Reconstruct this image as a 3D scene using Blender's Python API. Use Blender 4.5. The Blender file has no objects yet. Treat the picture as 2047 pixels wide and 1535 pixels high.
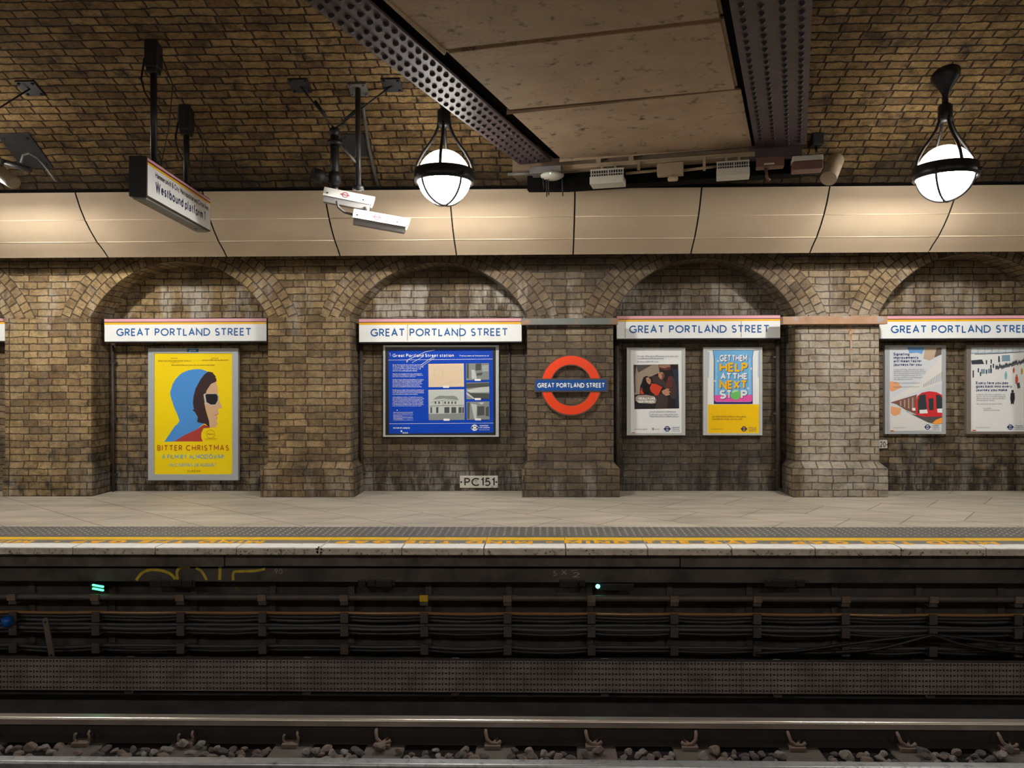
import bpy, bmesh, math, random
from mathutils import Vector, Matrix

random.seed(7)
SC = bpy.context.scene
COL = SC.collection

# ------------------------------------------------------------------ camera
F = 1500.0                      # focal length in pixels of the 2047 x 1535 frame
CX, CY = 1060.0, 752.0          # principal point
CAM_Z = 1.43
YAW, ROLL = 0.020, -0.0032
cam_data = bpy.data.cameras.new('camera')
cam_data.sensor_width = 36.0
cam_data.lens = 36.0 * F / 2047.0
cam_data.shift_x = -(CX - 1023.5) / 2047.0
cam_data.shift_y = (CY - 767.5) / 2047.0
cam_data.clip_start = 0.05
cam_data.clip_end = 200
cam = bpy.data.objects.new('camera', cam_data)
COL.objects.link(cam)
RM = Matrix.Rotation(YAW, 3, 'Z') @ Matrix.Rotation(math.pi / 2, 3, 'X') @ Matrix.Rotation(ROLL, 3, 'Z')
cam.matrix_world = Matrix.Translation((0, 0, CAM_Z)) @ RM.to_4x4()
SC.camera = cam

# ------------------------------------------------------------------ world and exposure
world = bpy.data.worlds.new('world')
SC.world = world
world.use_nodes = True
world.node_tree.nodes['Background'].inputs[0].default_value = (0.05, 0.045, 0.04, 1)
world.node_tree.nodes['Background'].inputs[1].default_value = 0.25
SC.view_settings.view_transform = 'Standard'
SC.view_settings.look = 'None'
SC.view_settings.gamma = 1.0
SC.view_settings.use_curve_mapping = False
SC.view_settings.exposure = 1.84
LAMP_BULB, LAMP_NEAR = 590.0, 310.0      # bulbs of the far row and of the near row
GLOW_LOW, GLOW_TOP = 8.5, 2.0            # frosted glass of the globes, below and above the ring


# ------------------------------------------------------------------ pixel helpers
def ray(px, py):
    return RM @ Vector(((px - CX) / F, -(py - CY) / F, -1.0))


def P(px, py, Y):
    d = ray(px, py)
    t = Y / d.y
    return Vector((d.x * t, Y, CAM_Z + d.z * t))


def PZ(px, py, z):
    d = ray(px, py)
    t = (z - CAM_Z) / d.z
    return Vector((d.x * t, d.y * t, z))


def X(px, Y, py=752):
    return P(px, py, Y).x


def Z(py, Y, px=1023):
    return P(px, py, Y).z


Y_FRONT, Y_BACK, Y_EDGE = 8.95, 9.36, 6.25


# ------------------------------------------------------------------ materials
MATS = {}


def mat(name, col, rough=0.6, metal=0.0, var=0.0, vscale=6.0, emit=None, estr=0.0, bump=0.0, bscale=40.0, dirt=None, dscale=2.0, dlo=0.45, dhi=0.7, spec=0.5):
    if name in MATS:
        return MATS[name]
    m = bpy.data.materials.new(name)
    m.use_nodes = True
    nt = m.node_tree
    b = nt.nodes['Principled BSDF']
    b.inputs['Base Color'].default_value = (*col, 1)
    b.inputs['Roughness'].default_value = rough
    b.inputs['Metallic'].default_value = metal
    b.inputs['Specular IOR Level'].default_value = spec
    if emit:
        b.inputs['Emission Color'].default_value = (*emit, 1)
        b.inputs['Emission Strength'].default_value = estr
    if var or bump or dirt:
        tc = nt.nodes.new('ShaderNodeNewGeometry')
        src = None
        if var:
            n = nt.nodes.new('ShaderNodeTexNoise')
            n.inputs['Scale'].default_value = vscale
            n.inputs['Detail'].default_value = 5
            nt.links.new(tc.outputs['Position'], n.inputs['Vector'])
            r = nt.nodes.new('ShaderNodeMapRange')
            r.inputs['From Min'].default_value = 0.25
            r.inputs['From Max'].default_value = 0.75
            r.inputs['To Min'].default_value = 1 - var
            r.inputs['To Max'].default_value = 1 + var
            nt.links.new(n.outputs['Fac'], r.inputs['Value'])
            mx = nt.nodes.new('ShaderNodeVectorMath')
            mx.operation = 'SCALE'
            mx.inputs[0].default_value = col
            nt.links.new(r.outputs['Result'], mx.inputs['Scale'])
            src = mx.outputs['Vector']
        if dirt:
            n2 = nt.nodes.new('ShaderNodeTexNoise')
            n2.inputs['Scale'].default_value = dscale
            n2.inputs['Detail'].default_value = 8
            n2.inputs['Roughness'].default_value = 0.65
            nt.links.new(tc.outputs['Position'], n2.inputs['Vector'])
            r2 = nt.nodes.new('ShaderNodeMapRange')
            r2.inputs['From Min'].default_value = dlo
            r2.inputs['From Max'].default_value = dhi
            nt.links.new(n2.outputs['Fac'], r2.inputs['Value'])
            mm = nt.nodes.new('ShaderNodeMix')
            mm.data_type = 'RGBA'
            nt.links.new(r2.outputs['Result'], mm.inputs['Factor'])
            mm.inputs['A'].default_value = (*col, 1)
            mm.inputs['B'].default_value = (*dirt, 1)
            if src is not None:
                nt.links.new(src, mm.inputs['A'])
            src = mm.outputs['Result']
        if src is not None:
            nt.links.new(src, b.inputs['Base Color'])
        if bump:
            n3 = nt.nodes.new('ShaderNodeTexNoise')
            n3.inputs['Scale'].default_value = bscale
            n3.inputs['Detail'].default_value = 4
            nt.links.new(tc.outputs['Position'], n3.inputs['Vector'])
            bp = nt.nodes.new('ShaderNodeBump')
            bp.inputs['Strength'].default_value = bump
            bp.inputs['Distance'].default_value = 0.01
            nt.links.new(n3.outputs['Fac'], bp.inputs['Height'])
            nt.links.new(bp.outputs['Normal'], b.inputs['Normal'])
    MATS[name] = m
    return m


class NT:
    """small helper for longer node trees"""
    def __init__(self, nt):
        self.nt = nt

    def n(self, kind, **kw):
        nd = self.nt.nodes.new(kind)
        ins = kw.pop('ins', {})
        for k, v in kw.items():
            setattr(nd, k, v)
        for k, v in ins.items():
            if hasattr(v, 'is_linked') or isinstance(v, bpy.types.NodeSocket):
                self.nt.links.new(v, nd.inputs[k])
            else:
                nd.inputs[k].default_value = v
        return nd

    def noise(self, vec, scale, detail=5, rough=0.55):
        return self.n('ShaderNodeTexNoise', ins={'Vector': vec, 'Scale': scale, 'Detail': detail, 'Roughness': rough}).outputs['Fac']

    def rng(self, v, a, b, c=0.0, d=1.0):
        return self.n('ShaderNodeMapRange', ins={'Value': v, 'From Min': a, 'From Max': b, 'To Min': c, 'To Max': d}).outputs['Result']

    def mix(self, f, a, b, blend='MIX'):
        nd = self.n('ShaderNodeMix', data_type='RGBA', blend_type=blend, ins={'Factor': f})
        for k, v in (('A', a), ('B', b)):
            s = [i for i in nd.inputs if i.name == k and i.type == 'RGBA'][0]
            if isinstance(v, bpy.types.NodeSocket):
                self.nt.links.new(v, s)
            else:
                s.default_value = (*v, 1) if len(v) == 3 else v
        return [o for o in nd.outputs if o.type == 'RGBA'][0]

    def math(self, op, a, b=0.0):
        nd = self.n('ShaderNodeMath', operation=op)
        for i, v in enumerate((a, b)):
            if isinstance(v, bpy.types.NodeSocket):
                self.nt.links.new(v, nd.inputs[i])
            else:
                nd.inputs[i].default_value = v
        return nd.outputs[0]


def brick_mat(name, c1, c2, mortar, bw=0.24, rh=0.0835, ms=0.008, squash=0.72, efflo=0.5, soot=0.6, tint=None, distort=0.012, bump=0.9, wallmask=False):
    m = bpy.data.materials.new(name)
    m.use_nodes = True
    T = NT(m.node_tree)
    bs = m.node_tree.nodes['Principled BSDF']
    bs.inputs['Roughness'].default_value = 0.85
    bs.inputs['Specular IOR Level'].default_value = 0.25
    uv = T.n('ShaderNodeUVMap').outputs['UV']
    pos = T.n('ShaderNodeNewGeometry').outputs['Position']
    def wob(scale, amp, detail):
        nz = T.n('ShaderNodeTexNoise', ins={'Vector': uv, 'Scale': scale, 'Detail': detail}).outputs['Color']
        sub = T.n('ShaderNodeVectorMath', operation='SUBTRACT', ins={0: nz, 1: (0.5, 0.5, 0.5)}).outputs[0]
        return T.n('ShaderNodeVectorMath', operation='SCALE', ins={0: sub, 'Scale': amp}).outputs[0]
    vec = T.n('ShaderNodeVectorMath', operation='ADD', ins={0: uv, 1: wob(5.0, distort * 2.4, 2)}).outputs[0]
    vec = T.n('ShaderNodeVectorMath', operation='ADD', ins={0: vec, 1: wob(26.0, distort * 1.3, 3)}).outputs[0]

    def brick(a, b, mo, bias=0.0):
        nd = T.n('ShaderNodeTexBrick', offset=0.5, offset_frequency=2, squash=squash, squash_frequency=2,
                 ins={'Vector': vec, 'Color1': (*a, 1), 'Color2': (*b, 1), 'Mortar': (*mo, 1), 'Scale': 1.0, 'Mortar Size': ms,
                      'Mortar Smooth': 0.6, 'Bias': bias, 'Brick Width': bw, 'Row Height': rh})
        return nd
    b1 = brick(c1, c2, mortar)
    rnd = brick((0, 0, 0), (1, 1, 1), (0.5, 0.5, 0.5))
    col = b1.outputs['Color']
    def grey(f):
        return T.n('ShaderNodeCombineColor', ins={0: f, 1: f, 2: f}).outputs[0]
    # per-brick darker ones
    dark = T.rng(rnd.outputs['Color'], 0.74, 0.95, 0.0, 0.5)
    col = T.mix(dark, col, (c1[0] * 0.42, c1[1] * 0.38, c1[2] * 0.40))
    # grain and mottling on the face of each brick
    g = T.noise(pos, 75.0, 6, 0.75)
    col = T.mix(1.0, col, grey(T.rng(g, 0.3, 0.7, 0.6, 1.32)), 'MULTIPLY')
    g2 = T.noise(pos, 17.0, 5, 0.7)
    col = T.mix(1.0, col, grey(T.rng(g2, 0.3, 0.7, 0.62, 1.30)), 'MULTIPLY')
    p = T.noise(pos, 2.3, 6, 0.65)
    col = T.mix(1.0, col, grey(T.rng(p, 0.32, 0.68, 0.72, 1.22)), 'MULTIPLY')
    sep = T.n('ShaderNodeSeparateXYZ', ins={0: pos})
    xx, yy, zz_ = sep.outputs['X'], sep.outputs['Y'], sep.outputs['Z']
    if tint:
        # the right-hand stretch of wall is greyer, the left one yellower
        f = T.math('ADD', T.rng(xx, -3.6, 0.6), T.rng(T.noise(pos, 0.9, 4), 0.3, 0.7, -0.4, 0.4))
        col = T.mix(T.rng(f, 0.0, 1.0, 0.0, 0.9), col, T.mix(1.0, col, tint, 'MULTIPLY'))
    # black grime in blotches
    sn = T.noise(pos, 5.0, 8, 0.72)
    fl = T.math('MULTIPLY', T.rng(sn, 0.50, 0.68), soot)
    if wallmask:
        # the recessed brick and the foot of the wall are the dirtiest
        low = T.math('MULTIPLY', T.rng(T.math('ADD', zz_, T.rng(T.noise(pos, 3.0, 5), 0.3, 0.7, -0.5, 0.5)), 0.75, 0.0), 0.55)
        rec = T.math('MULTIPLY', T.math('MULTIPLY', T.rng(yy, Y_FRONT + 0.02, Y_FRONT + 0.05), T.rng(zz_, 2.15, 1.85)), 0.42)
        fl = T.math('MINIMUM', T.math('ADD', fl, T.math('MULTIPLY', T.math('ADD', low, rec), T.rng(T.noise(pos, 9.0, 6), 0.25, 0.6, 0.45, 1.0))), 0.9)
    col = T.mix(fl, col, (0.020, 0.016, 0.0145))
    # pale salts run down the wall in streaks
    st = T.n('ShaderNodeVectorMath', operation='MULTIPLY', ins={0: pos, 1: (2.6, 1.0, 0.60)}).outputs[0]
    e = T.noise(st, 1.7, 8, 0.72)
    ef = T.rng(e, 0.52, 0.66)
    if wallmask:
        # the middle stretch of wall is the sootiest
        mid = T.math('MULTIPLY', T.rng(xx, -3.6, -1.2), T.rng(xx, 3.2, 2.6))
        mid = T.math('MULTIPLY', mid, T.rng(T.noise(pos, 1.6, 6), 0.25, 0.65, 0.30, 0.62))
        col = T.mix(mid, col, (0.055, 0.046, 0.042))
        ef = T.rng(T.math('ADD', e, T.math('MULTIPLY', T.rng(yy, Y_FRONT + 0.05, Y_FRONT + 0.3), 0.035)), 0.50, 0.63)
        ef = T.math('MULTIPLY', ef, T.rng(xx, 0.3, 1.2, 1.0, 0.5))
        band = T.math('MULTIPLY', T.rng(zz_, 1.9, 2.15), T.rng(T.math('ADD', zz_, T.rng(g2, 0.3, 0.7, -0.06, 0.06)), 2.62, 2.50))
        band = T.math('MULTIPLY', band, T.rng(yy, Y_FRONT - 0.05, Y_FRONT + 0.3, 0.45, 1.3))
        right = T.rng(xx, 2.3, 3.4, 0.0, 0.35)
        foot = T.rng(zz_, 0.42, 0.2, 0.0, 0.35)
        w = T.math('ADD', T.math('ADD', band, right), foot)
        ef = T.math('MULTIPLY', ef, T.math('MINIMUM', T.math('ADD', w, 0.10), 1.0))
        # the pilaster at the right is limewashed all over
        lw = T.math('MULTIPLY', T.math('MULTIPLY', T.rng(xx, 2.98, 3.05), T.rng(xx, 4.16, 4.10)), T.rng(yy, Y_FRONT + 0.05, Y_FRONT + 0.02))
        lw = T.math('MULTIPLY', T.math('MULTIPLY', lw, T.rng(zz_, 2.35, 2.1)), T.rng(T.noise(pos, 4.5, 7, 0.7), 0.34, 0.62, 0.15, 0.85))
        ef = T.math('MAXIMUM', ef, lw)
    else:
        # the vault brick is darker, in blotches, low down above the cladding
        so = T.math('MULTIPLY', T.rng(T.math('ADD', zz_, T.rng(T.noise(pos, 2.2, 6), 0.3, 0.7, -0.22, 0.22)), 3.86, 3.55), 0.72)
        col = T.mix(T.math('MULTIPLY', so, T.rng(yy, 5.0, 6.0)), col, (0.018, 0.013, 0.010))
    ef = T.math('MULTIPLY', ef, efflo)
    ef = T.math('MULTIPLY', ef, T.math('SUBTRACT', 1.0, T.math('MULTIPLY', b1.outputs['Fac'], 0.65)))
    ef = T.math('MULTIPLY', ef, T.rng(g2, 0.3, 0.65, 0.65, 1.0))
    col = T.mix(ef, col, (0.52, 0.48, 0.425))
    m.node_tree.links.new(col, bs.inputs['Base Color'])
    h = T.math('ADD', T.math('SUBTRACT', 1.0, b1.outputs['Fac']), T.math('ADD', T.math('MULTIPLY', g, 0.45), T.math('MULTIPLY', g2, 0.8)))
    bp = T.n('ShaderNodeBump', ins={'Strength': bump, 'Distance': 0.014, 'Height': h})
    m.node_tree.links.new(bp.outputs['Normal'], bs.inputs['Normal'])
    return m


# ------------------------------------------------------------------ mesh builder
OFF = {}


class MB:
    def __init__(self):
        self.bm = bmesh.new()
        self.uv = self.bm.loops.layers.uv.new('UVMap')

    def face(self, pts, uvs=None, smooth=False, mi=0):
        vs = [self.bm.verts.new(p) for p in pts]
        f = self.bm.faces.new(vs)
        f.smooth = smooth
        f.material_index = mi
        if uvs:
            for l, u in zip(f.loops, uvs):
                l[self.uv].uv = u
        return f

    def box(self, x0, x1, y0, y1, z0, z1, bevel=0.0, M=None, mi=0):
        x0, x1 = min(x0, x1), max(x0, x1)
        y0, y1 = min(y0, y1), max(y0, y1)
        z0, z1 = min(z0, z1), max(z0, z1)
        t = bmesh.new()
        r = bmesh.ops.create_cube(t, size=1.0)
        for v in r['verts']:
            v.co = Vector(((x0 + x1) / 2 + v.co.x * (x1 - x0), (y0 + y1) / 2 + v.co.y * (y1 - y0), (z0 + z1) / 2 + v.co.z * (z1 - z0)))
        if bevel:
            bmesh.ops.bevel(t, geom=t.edges[:], offset=bevel, segments=2, affect='EDGES', profile=0.5)
        self._merge(t, M, mi)
        return self

    def _merge(self, t, M=None, mi=0, smooth=None):
        vm = {}
        for v in t.verts:
            co = M @ v.co if M is not None else v.co
            vm[v] = self.bm.verts.new(co)
        for f in t.faces:
            nf = self.bm.faces.new([vm[v] for v in f.verts])
            nf.smooth = f.smooth if smooth is None else smooth
            nf.material_index = mi
        t.free()

    def tube(self, pts, r, seg=10, caps=True, radii=None, mi=0):
        pts = [Vector(p) for p in pts]
        rings = []
        prev = None
        for i, p in enumerate(pts):
            if i == 0:
                d = pts[1] - p
            elif i == len(pts) - 1:
                d = p - pts[-2]
            else:
                d = (pts[i + 1] - p).normalized() + (p - pts[i - 1]).normalized()
            d.normalize()
            if prev is None:
                a = Vector((0, 0, 1)) if abs(d.z) < 0.9 else Vector((1, 0, 0))
                n = d.cross(a).normalized()
            else:
                n = (prev - d * prev.dot(d)).normalized()
            prev = n
            b = d.cross(n)
            rr = radii[i] if radii else r
            rings.append([self.bm.verts.new(p + (n * math.cos(2 * math.pi * k / seg) + b * math.sin(2 * math.pi * k / seg)) * rr) for k in range(seg)])
        for i in range(len(rings) - 1):
            for k in range(seg):
                f = self.bm.faces.new([rings[i][k], rings[i][(k + 1) % seg], rings[i + 1][(k + 1) % seg], rings[i + 1][k]])
                f.smooth = seg > 5
                f.material_index = mi
        if caps:
            self.bm.faces.new(rings[0]).material_index = mi
            self.bm.faces.new(rings[-1]).material_index = mi
        return self

    def lathe(self, prof, c, seg=24, axis=None, smooth=True, mi=0):
        """prof: (radius, height) pairs turned about the vertical through c"""
        c = Vector(c)
        R = axis.to_track_quat('Z', 'Y').to_matrix() if axis is not None else Matrix.Identity(3)
        rings = []
        for r, h in prof:
            if r < 1e-6:
                rings.append([self.bm.verts.new(c + R @ Vector((0, 0, h)))])
            else:
                rings.append([self.bm.verts.new(c + R @ Vector((r * math.cos(2 * math.pi * k / seg), r * math.sin(2 * math.pi * k / seg), h))) for k in range(seg)])
        for a, b in zip(rings[:-1], rings[1:]):
            for k in range(seg):
                if len(a) == 1 and len(b) == 1:
                    continue
                if len(a) == 1:
                    vs = [a[0], b[k], b[(k + 1) % seg]]
                elif len(b) == 1:
                    vs = [a[k], a[(k + 1) % seg], b[0]]
                else:
                    vs = [a[k], a[(k + 1) % seg], b[(k + 1) % seg], b[k]]
                f = self.bm.faces.new(vs)
                f.smooth = smooth
                f.material_index = mi
        return self

    def prism(self, pts, d):
        """solid from a planar outline pushed by vector d"""
        d = Vector(d)
        a = [Vector(p) for p in pts]
        b = [p + d for p in a]
        self.face(a)
        self.face(list(reversed(b)))
        n = len(a)
        for i in range(n):
            j = (i + 1) % n
            self.face([a[i], b[i], b[j], a[j]])
        return self

    def build(self, name, m, parent=None, origin=None, fix=True):
        bm = self.bm
        if fix:
            bmesh.ops.recalc_face_normals(bm, faces=bm.faces[:])
        if parent is None:
            if origin is None:
                lo = [min(v.co[i] for v in bm.verts) for i in range(3)]
                hi = [max(v.co[i] for v in bm.verts) for i in range(3)]
                origin = Vector(((lo[0] + hi[0]) / 2, (lo[1] + hi[1]) / 2, lo[2]))
            o0 = Vector(origin)
        else:
            o0 = OFF[parent.name]
        for v in bm.verts:
            v.co -= o0
        me = bpy.data.meshes.new(name)
        bm.to_mesh(me)
        bm.free()
        for mm in (m if isinstance(m, (list, tuple)) else [m]):
            me.materials.append(mm)
        o = bpy.data.objects.new(name, me)
        COL.objects.link(o)
        if parent is None:
            o.location = o0
        else:
            o.parent = parent
        OFF[o.name] = o0
        return o


def tag(o, label, cat, group=None):
    o['label'] = label
    o['category'] = cat
    if group:
        o['group'] = group
    return o


def struct(o, label=None):
    o['kind'] = 'structure'
    if label:
        o['label'] = label
    return o


def empty(name, loc, label, cat, group=None):
    o = bpy.data.objects.new(name, None)
    COL.objects.link(o)
    o.location = loc
    o.empty_display_size = 0.05
    OFF[o.name] = Vector(loc)
    return tag(o, label, cat, group)


def copy_tree(o, loc, label=None):
    r = o.copy()
    COL.objects.link(r)
    r.location = loc
    OFF[r.name] = Vector(loc)
    if label:
        r['label'] = label
    for ch in list(o.children):
        c = ch.copy()
        COL.objects.link(c)
        c.parent = r
        for g in list(ch.children):
            d = g.copy()
            COL.objects.link(d)
            d.parent = c
    return r


ORD = "first second third fourth fifth sixth seventh eighth ninth tenth eleventh twelfth thirteenth fourteenth fifteenth sixteenth seventeenth eighteenth nineteenth twentieth".split()

# ------------------------------------------------------------------ lettering: a stroke alphabet
GL = {
 'A': (.76, 'M0,0L.38,1L.76,0M.14,.33L.62,.33'), 'B': (.56, 'M0,0L0,1L.28,1C.28,.755,.245,.245,90,-90L0,.51M.28,.51C.30,.255,.255,.255,90,-90L0,0'),
 'C': (.84, 'C.5,.5,.5,.5,48,312'), 'D': (.8, 'M0,0L0,1L.3,1C.3,.5,.5,.5,90,-90L0,0'), 'E': (.5, 'M.5,1L0,1L0,0L.5,0M0,.52L.44,.52'),
 'F': (.48, 'M.48,1L0,1L0,0M0,.5L.42,.5'), 'G': (.9, 'C.5,.5,.5,.5,48,322L.89,.46L.56,.46'), 'H': (.72, 'M0,0L0,1M.72,0L.72,1M0,.52L.72,.52'),
 'I': (.02, 'M.01,0L.01,1'), 'J': (.38, 'M.38,1L.38,.22C.16,.22,.22,.22,0,-130'), 'K': (.62, 'M0,0L0,1M.6,1L.02,.45M.2,.62L.64,0'), 'L': (.47, 'M0,1L0,0L.47,0'),
 'M': (.88, 'M0,0L0,1L.44,.32L.88,1L.88,0'), 'N': (.76, 'M0,0L0,1L.76,0L.76,1'), 'O': (1., 'C.5,.5,.5,.5,0,360'), 'P': (.54, 'M0,0L0,1L.28,1C.28,.74,.26,.26,90,-90L0,.48'),
 'Q': (1., 'C.5,.5,.5,.5,0,360M.6,.3L.95,-.05'), 'R': (.58, 'M0,0L0,1L.28,1C.28,.74,.26,.26,90,-90L0,.48M.25,.48L.58,0'),
 'S': (.53, 'C.27,.745,.235,.255,38,270C.27,.25,.26,.25,90,-148'), 'T': (.68, 'M0,1L.68,1M.34,1L.34,0'), 'U': (.7, 'M0,1L0,.35C.35,.35,.35,.35,180,360L.7,1'),
 'V': (.72, 'M0,1L.36,0L.72,1'), 'W': (1.1, 'M0,1L.28,0L.55,.9L.82,0L1.1,1'), 'X': (.68, 'M0,0L.68,1M0,1L.68,0'), 'Y': (.68, 'M0,1L.34,.48L.68,1M.34,.48L.34,0'), 'Z': (.6, 'M0,1L.6,1L0,0L.6,0'),
 '0': (.6, 'C.3,.5,.3,.5,0,360'), '1': (.2, 'M0,.8L.2,1L.2,0'), '2': (.52, 'C.26,.74,.26,.26,160,-35L0,0L.54,0'), '3': (.5, 'C.23,.76,.23,.24,150,-90C.23,.26,.27,.26,90,-150'),
 '4': (.6, 'M.46,0L.46,1L0,.28L.62,.28'), '5': (.5, 'M.46,1L.08,1L.04,.56C.2,.31,.3,.31,100,-140'), '6': (.54, 'C.27,.28,.27,.28,0,360M.03,.36L.36,1'), '7': (.5, 'M0,1L.5,1L.14,0'),
 '8': (.52, 'C.26,.76,.22,.24,0,360M.52,.26C.26,.26,.26,.26,0,360'), '9': (.54, 'C.27,.72,.27,.28,0,360M.51,.64L.18,0'),
 'a': (.42, 'M.42,0L.42,.42C.22,.42,.2,.22,0,150M.42,.34L.22,.34C.2,.18,.2,.18,90,270L.42,.1'), 'b': (.5, 'M0,1L0,0M.0,.3C.25,.31,.25,.31,180,-180'), 'c': (.46, 'C.3,.31,.3,.31,50,310'),
 'd': (.5, 'M.5,1L.5,0M.5,.31C.25,.31,.25,.31,0,360'), 'e': (.5, 'M.01,.34L.5,.34C.26,.32,.25,.3,5,310'), 'f': (.3, 'M.14,0L.14,.8C.32,.8,.18,.2,180,90M0,.6L.3,.6'),
 'g': (.5, 'M.5,.62L.5,-.06C.25,-.06,.25,.22,0,-150M.5,.31C.25,.31,.25,.31,0,360'), 'h': (.46, 'M0,0L0,1M0,.38C.23,.38,.23,.24,180,0L.46,0'), 'i': (.02, 'M.01,0L.01,.62M.01,.84L.01,.97'),
 'j': (.14, 'M.14,.62L.14,-.1C0,-.1,.14,.16,0,-100M.14,.84L.14,.97'), 'k': (.44, 'M0,0L0,1M.42,.62L.02,.26M.16,.4L.45,0'), 'l': (.1, 'M0,1L0,.1C.1,.1,.1,.1,180,270'),
 'm': (.76, 'M0,0L0,.62M0,.4C.19,.4,.19,.22,180,0L.38,0M.38,.4C.57,.4,.19,.22,180,0L.76,0'), 'n': (.46, 'M0,0L0,.62M0,.38C.23,.38,.23,.24,180,0L.46,0'), 'o': (.56, 'C.28,.31,.28,.31,0,360'),
 'p': (.5, 'M0,.62L0,-.3M0,.31C.25,.31,.25,.31,180,-180'), 'q': (.5, 'M.5,.62L.5,-.3M.5,.31C.25,.31,.25,.31,0,360'), 'r': (.28, 'M0,0L0,.62M0,.36C.24,.36,.24,.24,180,80'),
 's': (.36, 'C.18,.46,.16,.16,38,270C.18,.15,.18,.15,90,-148'), 't': (.3, 'M.12,.85L.12,.14C.26,.14,.14,.14,180,270M0,.6L.3,.6'), 'u': (.46, 'M.46,.62L.46,0M0,.62L0,.24C.23,.24,.23,.24,180,360'),
 'v': (.46, 'M0,.62L.23,0L.46,.62'), 'w': (.72, 'M0,.62L.18,0L.36,.6L.54,0L.72,.62'), 'x': (.44, 'M0,0L.44,.62M0,.62L.44,0'), 'y': (.46, 'M0,.62L.23,.02M.46,.62L.12,-.3'), 'z': (.4, 'M0,.62L.4,.62L0,0L.4,0'),
 '&': (.66, 'M.66,0L.16,.7C.3,.8,.17,.2,210,-20L.08,.4C.26,.22,.24,.22,140,345L.62,.5'), '-': (.3, 'M0,.4L.3,.4'), '.': (.03, 'M0,.06L.04,.06'), ',': (.05, 'M.04,.1L0,-.1'), "'": (.03, 'M.02,.8L.02,1'),
 '!': (.03, 'M.02,.3L.02,1M.02,0L.02,.1'), '*': (.1, 'M-.05,.5L.15,.5M.05,.4L.05,.6'), '/': (.4, 'M0,0L.4,1'),
}
_GC = {}


def glyph(ch, seg=18):
    if ch in _GC:
        return _GC[ch]
    src = ch
    acc = None
    if ch == 'Ó':
        src, acc = 'O', 'M.42,1.12L.62,1.3'
    w, d = GL[src]
    if acc:
        d = d + acc
    strokes, cur = [], []
    i = 0
    while i < len(d):
        c = d[i]
        j = i + 1
        while j < len(d) and d[j] not in 'MLC':
            j += 1
        a = [float(t) for t in d[i + 1:j].split(',')]
        if c == 'M':
            if len(cur) > 1:
                strokes.append(cur)
            cur = [(a[0], a[1])]
        elif c == 'L':
            cur.append((a[0], a[1]))
        else:
            cx, cy, rx, ry, a0, a1 = a
            n = max(3, int(abs(a1 - a0) / 360 * seg) + 1)
            for k in range(n + 1):
                t = math.radians(a0 + (a1 - a0) * k / n)
                p = (cx + rx * math.cos(t), cy + ry * math.sin(t))
                if not cur or math.hypot(cur[-1][0] - p[0], cur[-1][1] - p[1]) > 1e-3:
                    cur.append(p)
        i = j
    if len(cur) > 1:
        strokes.append(cur)
    _GC[ch] = (w, strokes)
    return _GC[ch]


def ribbon(pts, h):
    """quads for a polyline of half width h with mitred corners"""
    n = len(pts)
    closed = math.hypot(pts[0][0] - pts[-1][0], pts[0][1] - pts[-1][1]) < 2e-3 and n > 3
    out = []
    for i in range(n):
        if closed:
            a = pts[i - 1] if i > 0 else pts[-2]
            b = pts[(i + 1)] if i < n - 1 else pts[1]
        else:
            a = pts[i - 1] if i > 0 else None
            b = pts[i + 1] if i < n - 1 else None
        p = pts[i]

        def nrm(u, v):
            dx, dy = v[0] - u[0], v[1] - u[1]
            l = math.hypot(dx, dy) or 1
            return (-dy / l, dx / l)
        if a is None:
            nx, ny = nrm(p, b)
            k = 1
        elif b is None:
            nx, ny = nrm(a, p)
            k = 1
        else:
            n1, n2 = nrm(a, p), nrm(p, b)
            nx, ny = n1[0] + n2[0], n1[1] + n2[1]
            l = math.hypot(nx, ny)
            if l < 1e-4:
                nx, ny, k = n1[0], n1[1], 1
            else:
                nx, ny = nx / l, ny / l
                k = min(1 / max(0.2, nx * n1[0] + ny * n1[1]), 2.6)
        out.append(((p[0] + nx * h * k, p[1] + ny * h * k), (p[0] - nx * h * k, p[1] - ny * h * k)))
    return out


def write(mb, s, o, ux, uy, height, width=None, weight=0.075, gap=0.2, space=0.42, align='l', wx=1.0):
    """lettering for the line s: o = baseline start (or centre), ux/uy unit vectors; width forces the length of the line"""
    h = weight
    x = 0.0
    items = []
    for ch in s:
        if ch == ' ':
            x += space
            continue
        w, st = glyph(ch)
        items.append((x, w, st))
        x += w * wx + 2 * h + gap
    total = max(0.01, x - gap)
    sx = (width / total) if width else height
    shift = {'l': 0, 'c': -total * sx / 2, 'r': -total * sx}[align]
    o, ux, uy = Vector(o), Vector(ux), Vector(uy)
    nz_ = ux.cross(uy)
    for x0, w, st in items:
        for si, pl in enumerate(st):
            pp = [(p[0] * wx, h + p[1] * (1 - 2 * h)) for p in pl]
            q = ribbon(pp, h)
            vs = []
            for qi, (a, b) in enumerate(q):
                for t in (a, b):
                    vs.append(mb.bm.verts.new(o + ux * ((x0 + h + t[0]) * sx + shift) + uy * (t[1] * height) + nz_ * (0.0001 * (si % 3) + 0.00001 * qi)))
            for i in range(len(q) - 1):
                mb.bm.faces.new([vs[2 * i], vs[2 * i + 1], vs[2 * i + 3], vs[2 * i + 2]])
    return mb


EX, EZ = Vector((1, 0, 0)), Vector((0, 0, 1))


def pxtext(mb, s, x0, ybase, Y, capx, x1=None, weight=0.075, align='l', **kw):
    """write a line whose photo extent is x0..x1 with baseline ybase and cap height capx pixels, on the plane y = Y"""
    p = P(x0, ybase, Y)
    k = Y / F
    return write(mb, s, p, EX, EZ, capx * k, (x1 - x0) * k if x1 is not None else None, weight, align=align, **kw)


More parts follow.
